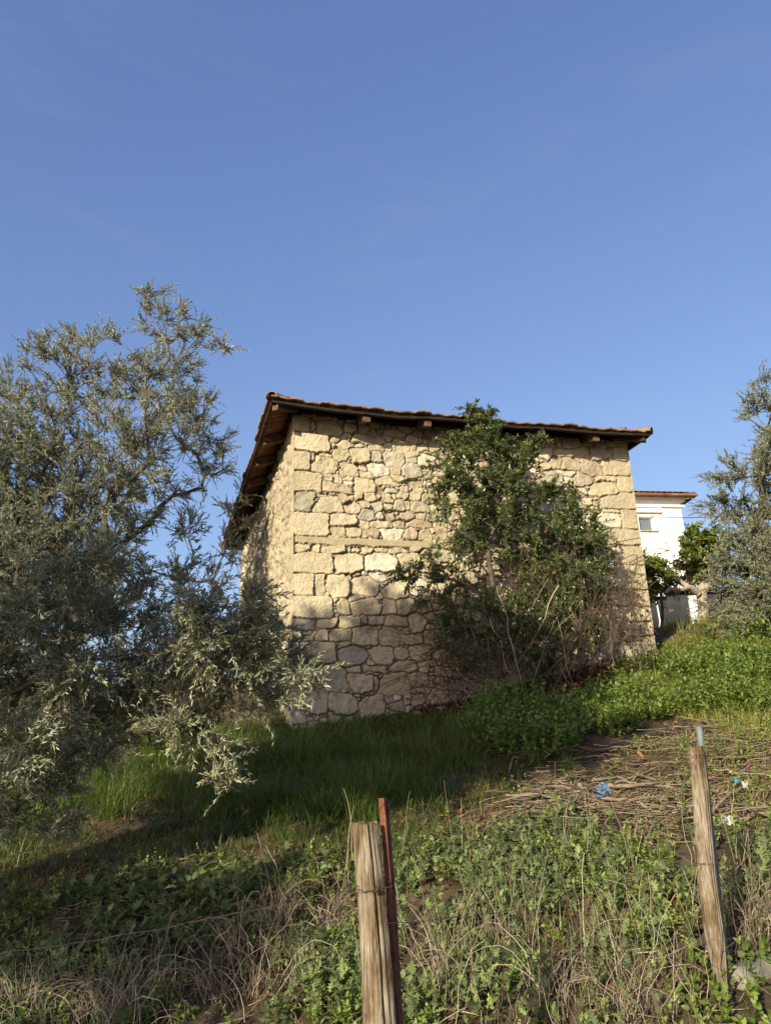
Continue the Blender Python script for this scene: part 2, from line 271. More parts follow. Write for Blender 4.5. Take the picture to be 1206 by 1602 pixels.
# ================= stone house =================
A1 = rad(75.5); A2 = rad(-17)
e1 = np.array([math.sin(A1), math.cos(A1), 0]); e2 = np.array([math.sin(A2), math.cos(A2), 0]); n1 = np.array([e1[1], -e1[0], 0]); n2 = np.array([-e2[1], e2[0], 0])
zz = np.array([0, 0, 1.])
L0 = P(461.5, 900, 9.9); L0[2] = 0
WW = 5.16; WD = 6.5; ZT = 4.83
house = empty('stone_house', (L0[0], L0[1], .5), 'old farmhouse of pale rubble stone with squared corner blocks and sagging tiled roof', 'house')
STONES = [tuple(float(a) for a in t.split(',')) for t in "9,466,10.9,12.3,1;24,464,3.4,9.2,0;47,464,18,11.4,0;66,473,4.9,4.1,0;78,465,9.6,8.4,0;97,467,8.8,7.8,0;113,473,8.9,4.7,0;131,472,8.1,4.4,0;114,461,10.9,5.9,0;23,439,24.7,14.5,1;26,455,4,2.8,0;56,446,8.1,5.8,0;73,453,6.9,4.6,0;98,451,16.6,7.8,0;123,451,7.7,5.3,0;69,438,14.3,8.6,0;53,436,3.1,3,0;91,440,6.1,4.9,0;114,439,12.3,5.6,0;91,425,15.3,13.1,0;115,425,8.4,9.8,2;64,423,11.4,10,0;50,428,1.7,4.8,0;9,411,11.4,14.9,1;26,416,4.2,6.6,0;43,421,11,4.5,0;41,407,18.8,13.4,0;76,401,13.6,11.1,0;96,405,5.2,3,4;118,404,14.8,11.2,4;100,395,10,6,0;133,389,22.4,7.2,0;17,380,19.2,15.8,1;46,386,6.1,6.8,0;59,386,7.3,7.4,0;74,389,8.5,4.5,0;74,382,6.8,3,4;128,471,6.2,4.7,0;141,473,5.1,3.8,0;159,470,10.8,6,0;172,473,4.8,3.2,0;183,474,5.2,2.6,0;179,465,8.5,5.7,0;143,463,16.4,6.3,0;119,462,6.2,5.3,0;198,467,8.3,6.4,0;216,468,8.6,6.1,0;131,454,7.4,5.6,0;153,444,14,11.2,0;169,454,8.7,6.6,0;181,454,3.6,4.4,0;190,452,5.5,5.7,0;203,448,11.6,9.5,0;215,456,8.6,6.1,0;133,441,5.9,6.2,4;170,442,3.9,5.6,0;185,443,10.3,6.3,0;170,431,15,4,0;190,435,5.4,2.8,0;141,422,17.1,13.5,4;166,421,8.3,5.3,2;192,423,16.6,10.6,4;214,430,9.2,4.4,0;168,405,15.1,10.4,4;143,403,7.9,5.5,0;189,410,7.5,3.7,3;144,391,11.4,7.3,0;167,389,10.9,7.3,4;203,413,6,3.7,0;182,389,2.7,6.7,0;12,351,13.6,15.2,2;35,362,9.4,2,0;47,348,19.6,12.7,0;59,373,21,7,0;66,357,7.8,8.2,3;79,360,3.4,3.5,0;88,364,5.9,6.5,0;97,380,15.4,10.7,0;105,363,9.7,7.1,0;119,374,5.5,5.4,0;79,345,11.8,9.3,3;97,351,7.6,6.4,3;114,351,9.7,7.9,2;22,319,24.5,16.6,1;66,329,19.1,9.2,0;99,336,12.4,8.1,2;116,336,5.1,5.5,4;128,336,6.9,7.9,3;95,321,9.8,6,0;119,323,15.3,6.1,0;58,310,10.4,7.6,0;80,311,10.5,8.2,0;95,308,4.2,6,0;108,310,7.9,7.4,3;167,389,10.9,7,4;182,391,3,7.3,0;119,374,5.8,5.4,0;135,374,10.1,3.9,4;153,378,6.7,5.7,3;163,378,3.8,3.6,0;128,362,8.6,6.8,3;138,366,5.2,4.2,0;152,367,8.2,5.7,0;172,370,10.9,9.6,0;187,364,11.5,8.1,0;130,350,5.2,5.6,0;145,352,9,8.6,2;159,354,4.4,6.5,0;177,352,13.2,8.3,2;198,351,7.7,8.1,0;130,336,9.4,8.2,3;155,337,12.7,8.2,3;176,338,7.6,5.3,0;193,336,9.7,7.1,3;145,325,8.9,6.4,3;175,327,18.6,6.7,0;203,327,8.8,5.9,0;135,311,16.5,8.1,4;161,312,9.5,9.3,3;182,311,10.2,8.4,0;203,312,10.3,8.2,0;222,313,6.5,5.3,3;194,316,5.9,4.4,0;217,323,5,5.3,0;204,297,14.3,5.8,0;226,297,10,5.2,0;9,286,11.4,6.1,0;28,286,5.4,6.1,0;52,285,17.1,5.8,0;73,285,3.8,3.4,4;84,286,6.6,3.4,0;99,285,8.9,4.8,0;117,287,8.5,3.4,0;25,265,26.7,14.5,1;73,266,20.7,15.2,0;117,269,22.8,13.7,4;52,275,1.9,3.3,0;95,252,6,3.9,4;112,249,11,7.7,4;12,236,14,14.7,1;32,236,8.7,14.2,0;42,241,3.5,5.4,0;58,234,16.1,15.6,0;70,247,5.1,3.3,4;94,236,19.4,13.9,0;134,231,20.8,13.7,0;116,223,5.2,6.5,4;24,205,26.1,14.7,1;55,215,4.8,2.4,0;65,206,9.6,12,0;82,218,11.9,4,2;95,208,20,11.8,0;126,208,10.4,10.2,0;146,287,13.6,4.8,0;156,275,16.5,10.2,0;148,259,9.3,7.8,4;165,259,6.8,5.1,0;207,282,16,10.1,2;236,282,10.4,6.9,4;150,209,14.4,11.7,0;177,208,10.7,7.9,0;233,267,11.2,6.9,0;179,223,6.8,6.1,3;13,183,15,7.2,2;43,184,14.7,6.5,0;72,187,16.5,8.4,0;92,190,3.8,6.3,0;109,190,11.9,6.9,0;36,169,8.8,7.2,0;60,170,14.7,8.6,0;94,169,17.9,12.8,0;114,179,4.1,3.2,0;26,147,27.9,13.7,1;66,156,10.5,5.1,0;76,143,19.4,13.8,2;99,153,4,2.8,4;114,144,16.3,13.4,0;77,125,10.5,4.6,0;107,126,17.2,4.6,0;101,120,11.1,2.3,0;49,117,20.8,15.5,2;87,108,15.7,12.8,0;107,107,4.2,8.6,0;131,107,20.3,14.7,0;27,86,16.1,14.9,2;51,98,8.2,2.2,0;64,98,3.1,1.7,0;63,82,17.9,13.2,0;100,79,16.7,13.8,0;12,117,14.5,15.1,1;137,189,15.1,7.7,0;166,186,13.6,12.9,0;127,167,14.9,12.6,0;150,175,5.2,5,0;157,164,14.3,7.7,0;185,166,12.8,10.7,2;141,145,8.9,9.6,0;166,147,14,10.5,0;145,129,19.5,7.2,0;172,129,6.6,7.3,0;164,112,14.1,9.2,0;383,466,13.9,9.2,0;400,473,6.4,3.6,0;402,463,4.8,5.2,0;423,467,16.2,9.6,0;450,472,10.7,5.7,0;472,469,10.3,5.3,0;501,471,17.2,3.7,1;378,447,11.4,10.6,4;407,450,17.6,6.7,0;439,453,14.6,11.6,0;470,453,16.4,9.7,3;505,455,12.5,11.4,1;394,434,9.9,10.2,0;419,432,16,11.4,0;453,429,18.2,11.9,3;494,431,23.6,12.4,1;409,417,13.5,6.2,4;410,406,9.5,5,4;437,410,17.2,10.5,3;464,413,9.3,4.3,0;484,413,10.2,4.7,0;505,406,12.7,13,1;470,395,23.5,13.6,0;490,378,27.5,13.5,1;477,360,11.3,2.7,0;471,345,18.8,11.7,4;505,349,13.5,15.3,1;490,355,2.8,3.8,0;491,321,26.6,12,1;382,400,19.5,11.5,2;382,417,10.2,5.4,2;495,292,23.4,14.1,1;494,259,24.3,18,1;475,224,18.6,7.5,0;499,204,19.2,10.6,1;467,205,12.9,8.7,0;442,205,12.1,7.4,0;494,183,24,10.4,0;451,170,14.1,9.7,0;459,186,10.8,6.7,0;443,150,17.3,11.9,0;480,152,20.9,12.6,0;510,162,8,11,1;473,168,8.1,4.2,0;506,227,12,11.4,1".split(';')]
PAL = {0: (0.546, 0.472, 0.325), 1: (0.572, 0.492, 0.337), 2: (0.459, 0.412, 0.313), 3: (0.506, 0.424, 0.319), 4: (0.627, 0.575, 0.453)}
def stone_wall(name, O, ex, nrm, u0, u1, z0, z1, step, stones, seed, joint, ledge=None, fillscale=1.0, soften=.0048):
    r = np.random.default_rng(seed)
    us = np.arange(u0, u1+step*.5, step); us[-1] = u1; zs = np.arange(z0, z1+step*.5, step); zs[-1] = z1
    U, Z = np.meshgrid(us, zs)
    Uw = U+.024*fbm(U*9, Z*9, 0, seed+1, 3)+.008*noise(U*26, Z*26, 0, seed+5); Zw = Z+.020*fbm(U*9, Z*9, 5, seed+2, 3)+.007*noise(U*26, Z*26, 3, seed+6)
    m1 = np.full(U.shape, 9.); m2 = np.full(U.shape, 9.); idn = np.full(U.shape, -1); lst = []
    def put(cu, cz, a, b, c, ang=0, expo=None):
        p = expo or (8 if c == 1 else r.uniform(2.6, 6.5)); trp = r.uniform(-.28, .28, 3); rr = max(a, b)*1.7+.05; i = len(lst)
        lst.append((cu, cz, a, b, c))
        i0, i1 = np.searchsorted(us, [cu-rr, cu+rr]); j0, j1 = np.searchsorted(zs, [cz-rr, cz+rr])
        if i0 >= i1 or j0 >= j1: return
        sl = (slice(j0, j1), slice(i0, i1)); du = Uw[sl]-cu; dz = Zw[sl]-cz
        if c == 1: du = U[sl]-cu+.3*(du-(U[sl]-cu)); dz = Z[sl]-cz+.3*(dz-(Z[sl]-cz))
        ca, sa = math.cos(ang), math.sin(ang); du, dz = du*ca+dz*sa, dz*ca-du*sa
        if c != 1: du, dz = du/(1+trp[0]*np.clip(dz/b, -1, 1))+trp[2]*dz, dz/(1+trp[1]*np.clip(du/a, -1, 1))
        d = ((np.abs(du/a)**p+np.abs(dz/b)**p)**(1/p)-1)*min(a, b)
        o1 = m1[sl].copy(); better = d < o1
        m2[sl] = np.where(better, o1, np.minimum(m2[sl], d)); m1[sl] = np.where(better, d, o1); idn[sl] = np.where(better, i, idn[sl])
    for cu, cz, a, b, c in stones: put(cu/100, cz/100, a/100, b/100, int(c), r.normal(0, .06) if c != 1 else 0)
    for sc in (.85, .62, .46, .34, .25, .18, .13):
        for t in range(int(1500*(u1-u0)*(z1-z0)/20/sc**1.5)):
            cu = r.uniform(u0, u1); cz = r.uniform(z0, z1)
            i = min(np.searchsorted(us, cu), len(us)-1); j = min(np.searchsorted(zs, cz), len(zs)-1)
            a = r.uniform(.11, .17)*sc*fillscale; b = a*r.uniform(.55, .85)
            if m1[j, i] > b*.86: put(cu, cz, a, b, r.choice([0, 0, 0, 0, 2, 3, 3, 4]), r.normal(0, .15))
    n = len(lst); face = r.uniform(-.006, .036, n); tu = r.normal(0, .09, n); tz = r.normal(0, .12, n); L = np.array(lst)
    q = L[:, 4] == 1; face[q] = .026; tu[q] = 0; tz[q] = 0
    e = np.minimum(.013-m1, (m2-m1)/2)-.0042*np.clip(.45+1.3*fbm(U*3, Z*3, 4, seed+9), 0, 1); idc = np.maximum(idn, 0)
    prof = np.clip(e/(soften*2.2), 0, 1); prof = np.where(idn >= 0, 1-(1-prof)**2.4, 0)
    jd = joint*(.35+.65*np.clip(.55+1.2*fbm(U*2.3, Z*2.3, 2, seed+8), 0, 1))
    sf = face[idc]+tu[idc]*(U-L[idc, 0])+tz[idc]*(Z-L[idc, 1])
    rough = np.where(q[idc], .004, .016)*fbm(U*15, Z*15, idc*3.1, seed+3, 5)+np.where(q[idc], .0055, .003)*noise(U*62, Z*62, 0, seed+4)
    facet = np.where(q[idc], 0, .022*np.minimum(0, fbm(U*8, Z*8, idc*7.7, seed+11, 2)))
    h = prof*(sf+rough+facet)+(1-prof)*(-jd+.004*fbm(U*25, Z*25, 1, seed+7))
    base = np.array([PAL[int(c)] for c in L[:, 4]]); base = base*(KA/.7*1.0)*r.uniform(.86, 1.08, (n, 1))*np.array([1, 1, 1])+r.normal(0, .005, (n, 3))
    C = base[idc]; mort = np.array([.40, .335, .225])
    fleck = np.clip(fbm(U*5, Z*5, idc*2.3, seed+21)*1.2, -.6, .6)[..., None]
    C = C*(1+.16*fleck)
    stain_shade = np.clip(fbm(U*2.2, Z*2.2, 8, seed+22)*2.4-.35-.5*(Z-1.3), 0, .75)[..., None]  # brown staining, deepened towards the base to paint in wall-foot shade
    C = C*(1-stain_shade)+np.array([.16, .14, .108])*stain_shade
    C = C*prof[..., None]+mort*(.8+.3*fleck)*(1-prof[..., None])
    if ledge:
        lu0, lu1, lz0, lz1 = ledge; wob = .012*fbm(U*6, 0, 0, 4)+.01
        k = (U > lu0) & (U < lu1-.2*noise(Z*20, 1)) & (Z < lz1) & (Z > lz0-wob*2-.012*np.maximum(0, noise(U*14, 3)))
        h = np.where(k, .024+.004*fbm(U*9, Z*9, 0, 5), h); C = np.where(k[..., None], np.array([.45, .385, .25])*(1+.08*fleck), C)
    edge = np.minimum(U-u0, u1-U); w_ = np.clip(edge/.03, 0, 1); h = h*w_+.026*(1-w_)
    C = np.clip(C, .02, .85)
    V = O+ex*U[..., None]+nrm*h[..., None]+zz*Z[..., None]
    fq = gridq(len(zs), len(us))
    if np.dot(np.cross(ex, zz), nrm) < 0: fq = fq[:, ::-1]
    return mesh(name, V.reshape(-1, 3), [fq], M['stone'], house, True, {'col': C.reshape(-1, 3)})
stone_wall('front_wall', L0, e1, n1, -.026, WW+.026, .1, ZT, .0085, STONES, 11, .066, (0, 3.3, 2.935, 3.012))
def quoins(u_len, seed):
    r = np.random.default_rng(seed); z = .2; out = []; k = 0
    while z < ZT:
        hh = r.uniform(.24, .31)
        for s0 in (0, 1):
            a = (.26 if (k+s0) % 2 else .42)*r.uniform(.9, 1.1)/2
            c = a-.02 if s0 == 0 else u_len-a+.02
            out.append((c*100, (z+hh/2)*100, a*100, hh*50-.8, 1))
        z += hh; k += 1
    return out
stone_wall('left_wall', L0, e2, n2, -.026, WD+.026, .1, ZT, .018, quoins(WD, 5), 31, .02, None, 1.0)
R0 = L0+e1*WW; B0 = L0+e2*WD
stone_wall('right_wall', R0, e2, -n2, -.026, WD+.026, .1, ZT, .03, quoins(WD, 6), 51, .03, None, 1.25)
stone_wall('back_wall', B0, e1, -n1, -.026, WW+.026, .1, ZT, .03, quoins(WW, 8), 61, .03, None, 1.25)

# ---- roof: four hipped slopes of interlocking tiles ----
OL, OR_, OF, OB = .40, .20, .45, .4; PITCH = rad(19)
c00 = L0-e1*OL+n1*OF; c10 = L0+e1*(WW+OR_)+n1*OF; c01 = c00+e2*(WD+OF+OB); c11 = c10+e2*(WD+OF+OB)
roof = bpy.data.objects.new('roof', None); col.objects.link(roof); roof.parent = house; roof.location = (0, 0, 4.2)
def sag(p):                             # old roof: corners ride up, the middle dips
    a = (p-c00)@e1; b = (p-c00)@e2
    return .06*np.exp(-a/.45)*np.exp(-np.abs(b)/1.2)+.045*fbm(a*1.1, b*1.1, 0, 5)-.03*np.clip(a/5.5, 0, 1)-.025*np.sin(np.clip(a/5.7, 0, 1)*math.pi)
ZE = 4.805
def slope(pa, pb, inward, name):
    ln = np.linalg.norm(pb-pa); ex = (pb-pa)/ln; half = (min(ln, 5.76))/2; ridge_v = half
    us = np.arange(0, ln+.001, .0175); vs = []
    course = .33; v = 0; r = np.random.default_rng(int(ln*100)+3)
    while v < ridge_v: vs += [v, v+.002, v+.04, v+course*.5, v+course*.93]; v += course
    vs = np.array([x for x in vs if x < ridge_v]+[ridge_v]); U, Vv = np.meshgrid(us, vs)
    ph = (U % .225)/.225; wave = .016*np.abs(np.sin(ph*math.pi))**.7+.008*np.exp(-((ph-.5)/.08)**2)
    ci = np.floor(Vv/course+1e-6); ti = np.floor(U/.225)
    jit = _h(ti.astype(int), ci.astype(int), np.zeros_like(ti).astype(int), 3)*.03
    step = .022*(1-(Vv/course-ci)); nose = jit*.9
    h = wave+step+jit*.7
    Pt = pa+ex*U[..., None]+inward*(Vv*1.0)[..., None]-inward*(np.where(Vv < .05, nose*1.5, 0))[..., None]
    Zv = ZE-.035+Vv*math.tan(PITCH)+h+sag(Pt)
    Pt = Pt+zz*Zv[..., None]
    ny, nx = U.shape; top = Pt.reshape(-1, 3)
    low = Pt[0]-zz*(.02+wave[0][:, None]*.25)+inward*.01; low2 = low+inward*.12
    fq = gridq(ny, nx); cu = U.reshape(-1)[fq].mean(1); cv = Vv.reshape(-1)[fq].mean(1)
    keep = (cu > cv-.02) & (cu < ln-cv+.02); fq = fq[keep]
    if np.dot(np.cross(ex, inward), zz) < 0: fq = fq[:, ::-1]
    n0 = len(top); i = np.arange(nx-1); f2 = np.stack([i+1, i, n0+i, n0+i+1], -1); f3 = np.stack([n0+i+1, n0+i, n0+nx+i, n0+nx+i+1], -1)
    av = np.concatenate([top, low, low2]); af = np.concatenate([fq, f2, f3]); us_, inv = np.unique(af.ravel(), return_inverse=True)
    return mesh(name, av[us_], [inv.reshape(af.shape)], M['clay'], roof, True, None)
slope(c00, c10, e2, 'roof_slope'); slope(c11, c01, -e2, 'roof_slope'); slope(c01, c00, e1, 'roof_slope'); slope(c10, c11, -e1, 'roof_slope')
mb = MB()
def ridge_caps(a, b):                   # half-round caps that lap along a hip
    d = b-a; ln = np.linalg.norm(d); d = d/ln; side = norm(np.cross(d, zz)); upv = np.cross(side, d); n = int(ln/.36)
    for k in range(n):
        s = a+d*(k*ln/n); L = ln/n*1.12; th = np.linspace(-.25, math.pi+.25, 9); V = []
        for t, rr, up in ((0, .095, .022), (L*.15, .092, .022), (L, .075, -.004)):
            for q in th: V.append(s+d*t+side*(math.cos(q)*rr)+upv*(math.sin(q)*rr*.75+up-.03))
        V = np.array(V)+rng.normal(0, .004, 3); Q = [[j*9+i, j*9+i+1, (j+1)*9+i+1, (j+1)*9+i] for j in range(2) for i in range(8)]
        th_in = V.copy(); th_in[:9] -= (V[:9]-s)*.16
        mb.add(np.concatenate([V, th_in[:9]]), Q+[[i, i+27, i+28, i+1] for i in range(8)])
hw = 2.88; top = ZE+hw*math.tan(PITCH)
def cz(p, z): q = p.copy(); q[2] = z+sag(p); return q
r0_ = c00+e1*hw+e2*hw; r1_ = c01+e1*hw-e2*hw
ridge_caps(cz(c00, ZE+.0), cz(r0_, top)); ridge_caps(cz(c10, ZE+.0), cz(r0_, top)); ridge_caps(cz(c01, ZE), cz(r1_, top)); ridge_caps(cz(c11, ZE), cz(r1_, top)); ridge_caps(cz(r0_, top+.01), cz(r1_, top+.01))
mb.build('ridge_tile_row', M['clay'], roof)
# timber under the tiles
def board(name, a, b, w_, h_, mat, nudge=0, parent=roof, K=14, seed=0):
    """a long sawn board from a to b following the roof's sag"""
    t = np.linspace(0, 1, K)[:, None]; c = a*(1-t)+b*t; c = c+zz*(sag(c)[:, None]+.006*noise(t*9, seed, 0, 3)); d = norm(b-a); s = norm(np.cross(d, zz))
    V = []
    for q in c: V += [q-s*w_-zz*h_, q+s*w_-zz*h_, q+s*w_+zz*h_, q-s*w_+zz*h_]
    V = np.array(V); Q = [[k*4+j, k*4+(j+1) % 4, k*4+4+(j+1) % 4, k*4+4+j] for k in range(K-1) for j in range(4)]+[[0, 3, 2, 1], [4*K-4, 4*K-3, 4*K-2, 4*K-1]]
    return mesh(name, V, [np.array(Q)], mat, parent, False)
zf = ZE-.065
def at_(a, off, z): q = a+off; q = q.copy(); q[2] = z; return q
board('fascia_board', at_(c00, e2*.045-n1*0+e1*.02, zf-.004), at_(c10, e2*.045-e1*.02, zf+.004), .03, .015, M['dark_shade_wood'], seed=1)
board('fascia_board', at_(c00, e1*.045+e2*.08, zf-.004), at_(c01, e1*.045-e2*.08, zf+.004), .03, .015, M['oldwood'], seed=2)
board('fascia_board', at_(c10, -e1*.045+e2*.08, zf-.004), at_(c11, -e1*.045-e2*.08, zf+.004), .03, .015, M['oldwood'], seed=3)
board('fascia_board', at_(c01, -e2*.045+e1*.08, zf-.004), at_(c11, -e2*.045-e1*.08, zf+.004), .03, .015, M['oldwood'], seed=4)
def soffit(pa, pb, inward, depth, mat, seed):     # boards laid from eave to wall, each a little warped
    ln = np.linalg.norm(pb-pa); ex = (pb-pa)/ln; r = np.random.default_rng(seed); mbx = MB(); u = .06
    while u < ln-.06:
        wd = r.uniform(.10, .15); gap = .006; dp = min(depth, (u+wd/2)*.96, (ln-u-wd/2)*.96); c = pa+ex*(u+wd/2)+inward*(dp/2+.03); c = c.copy(); s_ = float(sag(pa+ex*u))
        c[2] = zf+.028+(dp/2+.03)*math.tan(PITCH)+s_+r.normal(0, .003)
        mbx.box(c, ex*(wd-gap)/2, (inward+zz*math.tan(PITCH))*dp/2, zz*.008+ex*r.normal(0, .0015), .001); u += wd
    return mbx.build('soffit', mat, roof, False)
soffit(c00, c10, e2, .85, M['dark_shade_wood'], 1); soffit(c01, c00, e1, .85, M['soffit'], 2); soffit(c10, c11, -e1, .7, M['dark_shade_wood'], 3); soffit(c11, c01, -e2, .8, M['oldwood'], 4)
# wall plates on top of the masonry
for a, b, s in ((L0+n1*.02-e1*.02, R0+n1*.02+e1*.02, 5), (L0+n2*.02-e2*0.02, B0+n2*.02, 6), (R0-n2*.02, R0-n2*.02+e2*WD, 7), (B0, B0+e1*WW, 8)):
    board('wall_plate', at_(a, 0, ZT+.035), at_(b, 0, ZT+.035), .05, .06, M['dark_shade_wood'], seed=s)
def rafter(p, inward, reach, lab=None, tw=0, mat='palewood', w_=.05, hgt=.055):
    m_ = MB(); up = zz*math.tan(PITCH); a = p.copy(); s_ = float(sag(p)); ex = norm(np.cross(inward, zz))
    K = 6; V = []
    for k in range(K):
        t = reach*k/(K-1); c = a+inward*t; c[2] = zf+.012-hgt+t*math.tan(PITCH)+s_
        ww = w_*(1+.08*noise(k*.9, p[0]*3)); hh = hgt*(1+.08*noise(k*1.1, p[0]*5+3))
        if k == 0: hh *= .9
        o_ = .006*noise(k*.7, p[1]*9)
        for su, sv in ((-1, -1), (-.75, -1.1), (.75, -1.1), (1, -1), (1, 1), (-1, 1)): V.append(c+ex*(su*ww+o_)+zz*sv*hh)
    Q = [[k*6+j, k*6+(j+1) % 6, k*6+6+(j+1) % 6, k*6+6+j] for k in range(K-1) for j in range(6)]
    V = np.array(V); m_.add(V, Q+[[0, 5, 4, 3], [0, 3, 2, 1]]); return m_.build('rafter', M[mat], roof, False, lab)
for u in (.93, 1.82, 2.72, 3.56, 4.46): rafter(L0+e1*u+n1*(OF-.06-.03*(u > 4)), e2, .95, hgt=.062)
for s in (.85, 1.7, 2.6, 3.5, 4.4, 5.3, 6.1): rafter(L0+e2*s-e1*(OL-.07), e1, .95, w_=.045)
for s in (.6, 1.6, 2.6, 3.6, 4.6, 5.6): rafter(R0+e2*s+e1*(OR_-.06), -e1, .8)
for u in (.9, 1.9, 2.9, 3.9): rafter(B0+e1*u-n1*(OB-.08), -e2, .9)
rafter(c00+(e1+e2)*.07, norm(e1+e2), 1.2, 'splintered rough hip rafter end', w_=.045); rafter(c10+(e2-e1)*.08, norm(e2-e1), 1.0, mat='oldwood')

# ================= trees =================
def resample(pts, rr, K):
    pts = np.asarray(pts); s = np.concatenate([[0], np.cumsum(np.linalg.norm(np.diff(pts, axis=0), axis=1))]); t = np.linspace(0, s[-1], K)
    return np.stack([np.interp(t, s, pts[:, i]) for i in range(3)], -1), np.interp(t, s, rr)
def skeleton(attr, trunk, r_trunk, seed, alpha=.18, rmin=.0035, step=.22, wig=.05, power=.56):
    """grow limbs from a trunk polyline to every attraction point; returns chains and the direction at each point"""
    r = np.random.default_rng(seed); nodes = [np.array(p, float) for p in trunk]; par = [-1]+list(range(len(trunk)-1))
    pl = [0.]; 
    for i in range(1, len(nodes)): pl.append(0)
    base = nodes[-1]; order = np.argsort(np.linalg.norm(attr-base, axis=1)); cap = len(attr)*14+50
    NA = np.zeros((cap, 3)); PL = np.zeros(cap); n = len(nodes); NA[:n] = nodes; ok = np.zeros(cap, bool); ok[n-1] = True; leafn = np.zeros(len(attr), int)
    for ai in order:
        a = attr[ai]; d = np.linalg.norm(NA[:n]-a, axis=1)+alpha*PL[:n]; d[~ok[:n]] += 50
        j = int(np.argmin(d)); b = NA[j]; dist = np.linalg.norm(a-b); k = min(max(1, int(dist/step)), 12); prev = j
        o1 = r.normal(0, wig*dist, 3)
        for q in range(1, k+1):
            t = q/k; p = b+(a-b)*t+o1*math.sin(t*math.pi)+(np.array([0, 0, -.08*dist])*math.sin(t*math.pi))+(r.normal(0, wig*.25*dist/k, 3) if q < k else 0)
            NA[n] = p; PL[n] = PL[prev]+dist/k; par.append(prev); ok[n] = True; prev = n; n += 1
        leafn[ai] = prev
    par = np.array(par); cnt = np.zeros(n)
    cnt[leafn] += 1
    for i in range(n-1, 0, -1): cnt[par[i]] += cnt[i]
    rad_ = np.maximum(rmin, r_trunk*(np.maximum(cnt, .5)/max(cnt[0], 1))**power)
    kids = [[] for _ in range(n)]
    for i in range(1, n): kids[par[i]].append(i)
    chains = []; stack = [(0, [])]
    while stack:
        i, pre = stack.pop(); ch = pre+[i]
        while kids[i]:
            ks = sorted(kids[i], key=lambda x: -cnt[x])
            for x in ks[1:]: stack.append((x, [i]))
            i = ks[0]; ch.append(i)
        chains.append(ch)
    dirs = norm(attr-NA[par[leafn]])
    out = []
    for ch in chains:
        rr = rad_[ch].copy()
        if len(ch) > 1 and ch[0] != 0: rr[0] = min(rr[0], rr[1]*1.25)
        out.append((NA[ch], rr))
    return out, dirs
def limbs_mesh(name, chains, mat, parent, lo=0, hi=9, sides=7):
    mb = limbs_mb(chains, lo, hi, sides)
    if mb.n: return mb.build(name, mat, parent)
def limbs_mb(chains, lo=0, hi=9, sides=7):
    mb = MB(); big = []; small = []
    for p, rr in chains:
        if len(p) < 2 or not (lo <= rr.max() < hi): continue
        (big if len(p) > 7 else small).append((p, rr))
    for grp, K in ((big, 22), (small, 7)):
        if not grp: continue
        S = [resample(p, rr, K) for p, rr in grp]; mb.tubes(np.array([a for a, b in S]), np.array([b for a, b in S]), sides)
    return mb
LEAF2 = (np.array([[0, 0, 0], [.42, .5, .10], [1, 0, -.02], [.42, -.5, .10]]), None, [[0, 1, 2], [0, 2, 3]])
LEAF6 = (np.array([[0, 0, 0], [.28, .42, .07], [.66, .36, .02], [1, 0, -.10], [.66, -.36, .02], [.28, -.42, .07], [.5, 0, -.02]]), [[0, 1, 2, 6], [6, 2, 3, 3]][:1]+[[0, 6, 4, 5]], [[6, 2, 3], [6, 3, 4]])
def perp(d, r):
    a = norm(np.cross(d, r.normal(size=d.shape))); return a
def shoots(pos, dr, length, nleaf, lsize, lwid, seed, droop=.12, template=LEAF2, spread=.75, upface=.7, twig_r=.0028, start=.12):
    """leafy shoots: pos,dr (N,3). Returns leaf MB and twig MB"""
    r = np.random.default_rng(seed); N = len(pos); L = length*r.uniform(.6, 1.3, N)
    dr = norm(dr); A = perp(dr, r); B = np.cross(dr, A); bend = perp(dr, r)*r.uniform(.05, .25, (N, 1))
    def at(t): return pos[:, None]+dr[:, None]*(L[:, None]*t)[..., None]+bend[:, None]*((L[:, None]*t*t))[..., None]-np.array([0, 0, droop])*((L[:, None]*t*t))[..., None]
    npair = max(1, nleaf//2); t = np.linspace(start, 1, npair)[None]+r.uniform(-.03, .03, (N, npair)); Pp = at(t)
    T = norm(dr[:, None]+2*t[..., None]*(bend[:, None]-np.array([0, 0, droop])))
    lf = MB(); ph0 = r.uniform(0, 6.28, (N, 1))+np.arange(npair)[None]*math.pi/2+r.normal(0, .3, (N, npair)); tone = r.random(N)
    for sgn in (0, math.pi):
        ph = ph0+sgn+r.normal(0, .2, ph0.shape); out = A[:, None]*np.cos(ph)[..., None]+B[:, None]*np.sin(ph)[..., None]
        sp = spread*r.uniform(.6, 1.3, ph.shape)*(1.1-.5*t); sp = sp[..., None]
        d = norm(T*np.cos(sp)+out*np.sin(sp)+r.normal(0, .1, T.shape))
        nrm_ = norm(T*.6+np.array([0, 0, upface])+r.normal(0, .45, T.shape)); side = norm(np.cross(nrm_, d)); nn = np.cross(d, side)
        sz = lsize*r.uniform(.65, 1.2, ph.shape)*(1-.25*np.abs(t-.45)*2*.8); wd = lwid*r.uniform(.8, 1.2, ph.shape)*sz/lsize
        Mx = np.stack([d*sz[..., None], side*wd[..., None], nn*sz[..., None]], -1).reshape(-1, 3, 3)
        a = np.clip(np.repeat(tone, npair)*.5+.5*r.random(N*npair), 0, 1)
        keep = r.random(N*npair) > .08
        lf.inst(template[0], template[1], template[2], Mx[keep], Pp.reshape(-1, 3)[keep], a[keep])
    tw = MB(); tt = np.linspace(0, 1, 4)[None].repeat(N, 0); tw.tubes(at(tt), np.linspace(1, .35, 4)[None]*twig_r*np.ones((N, 1)), 3)
    return lf, tw
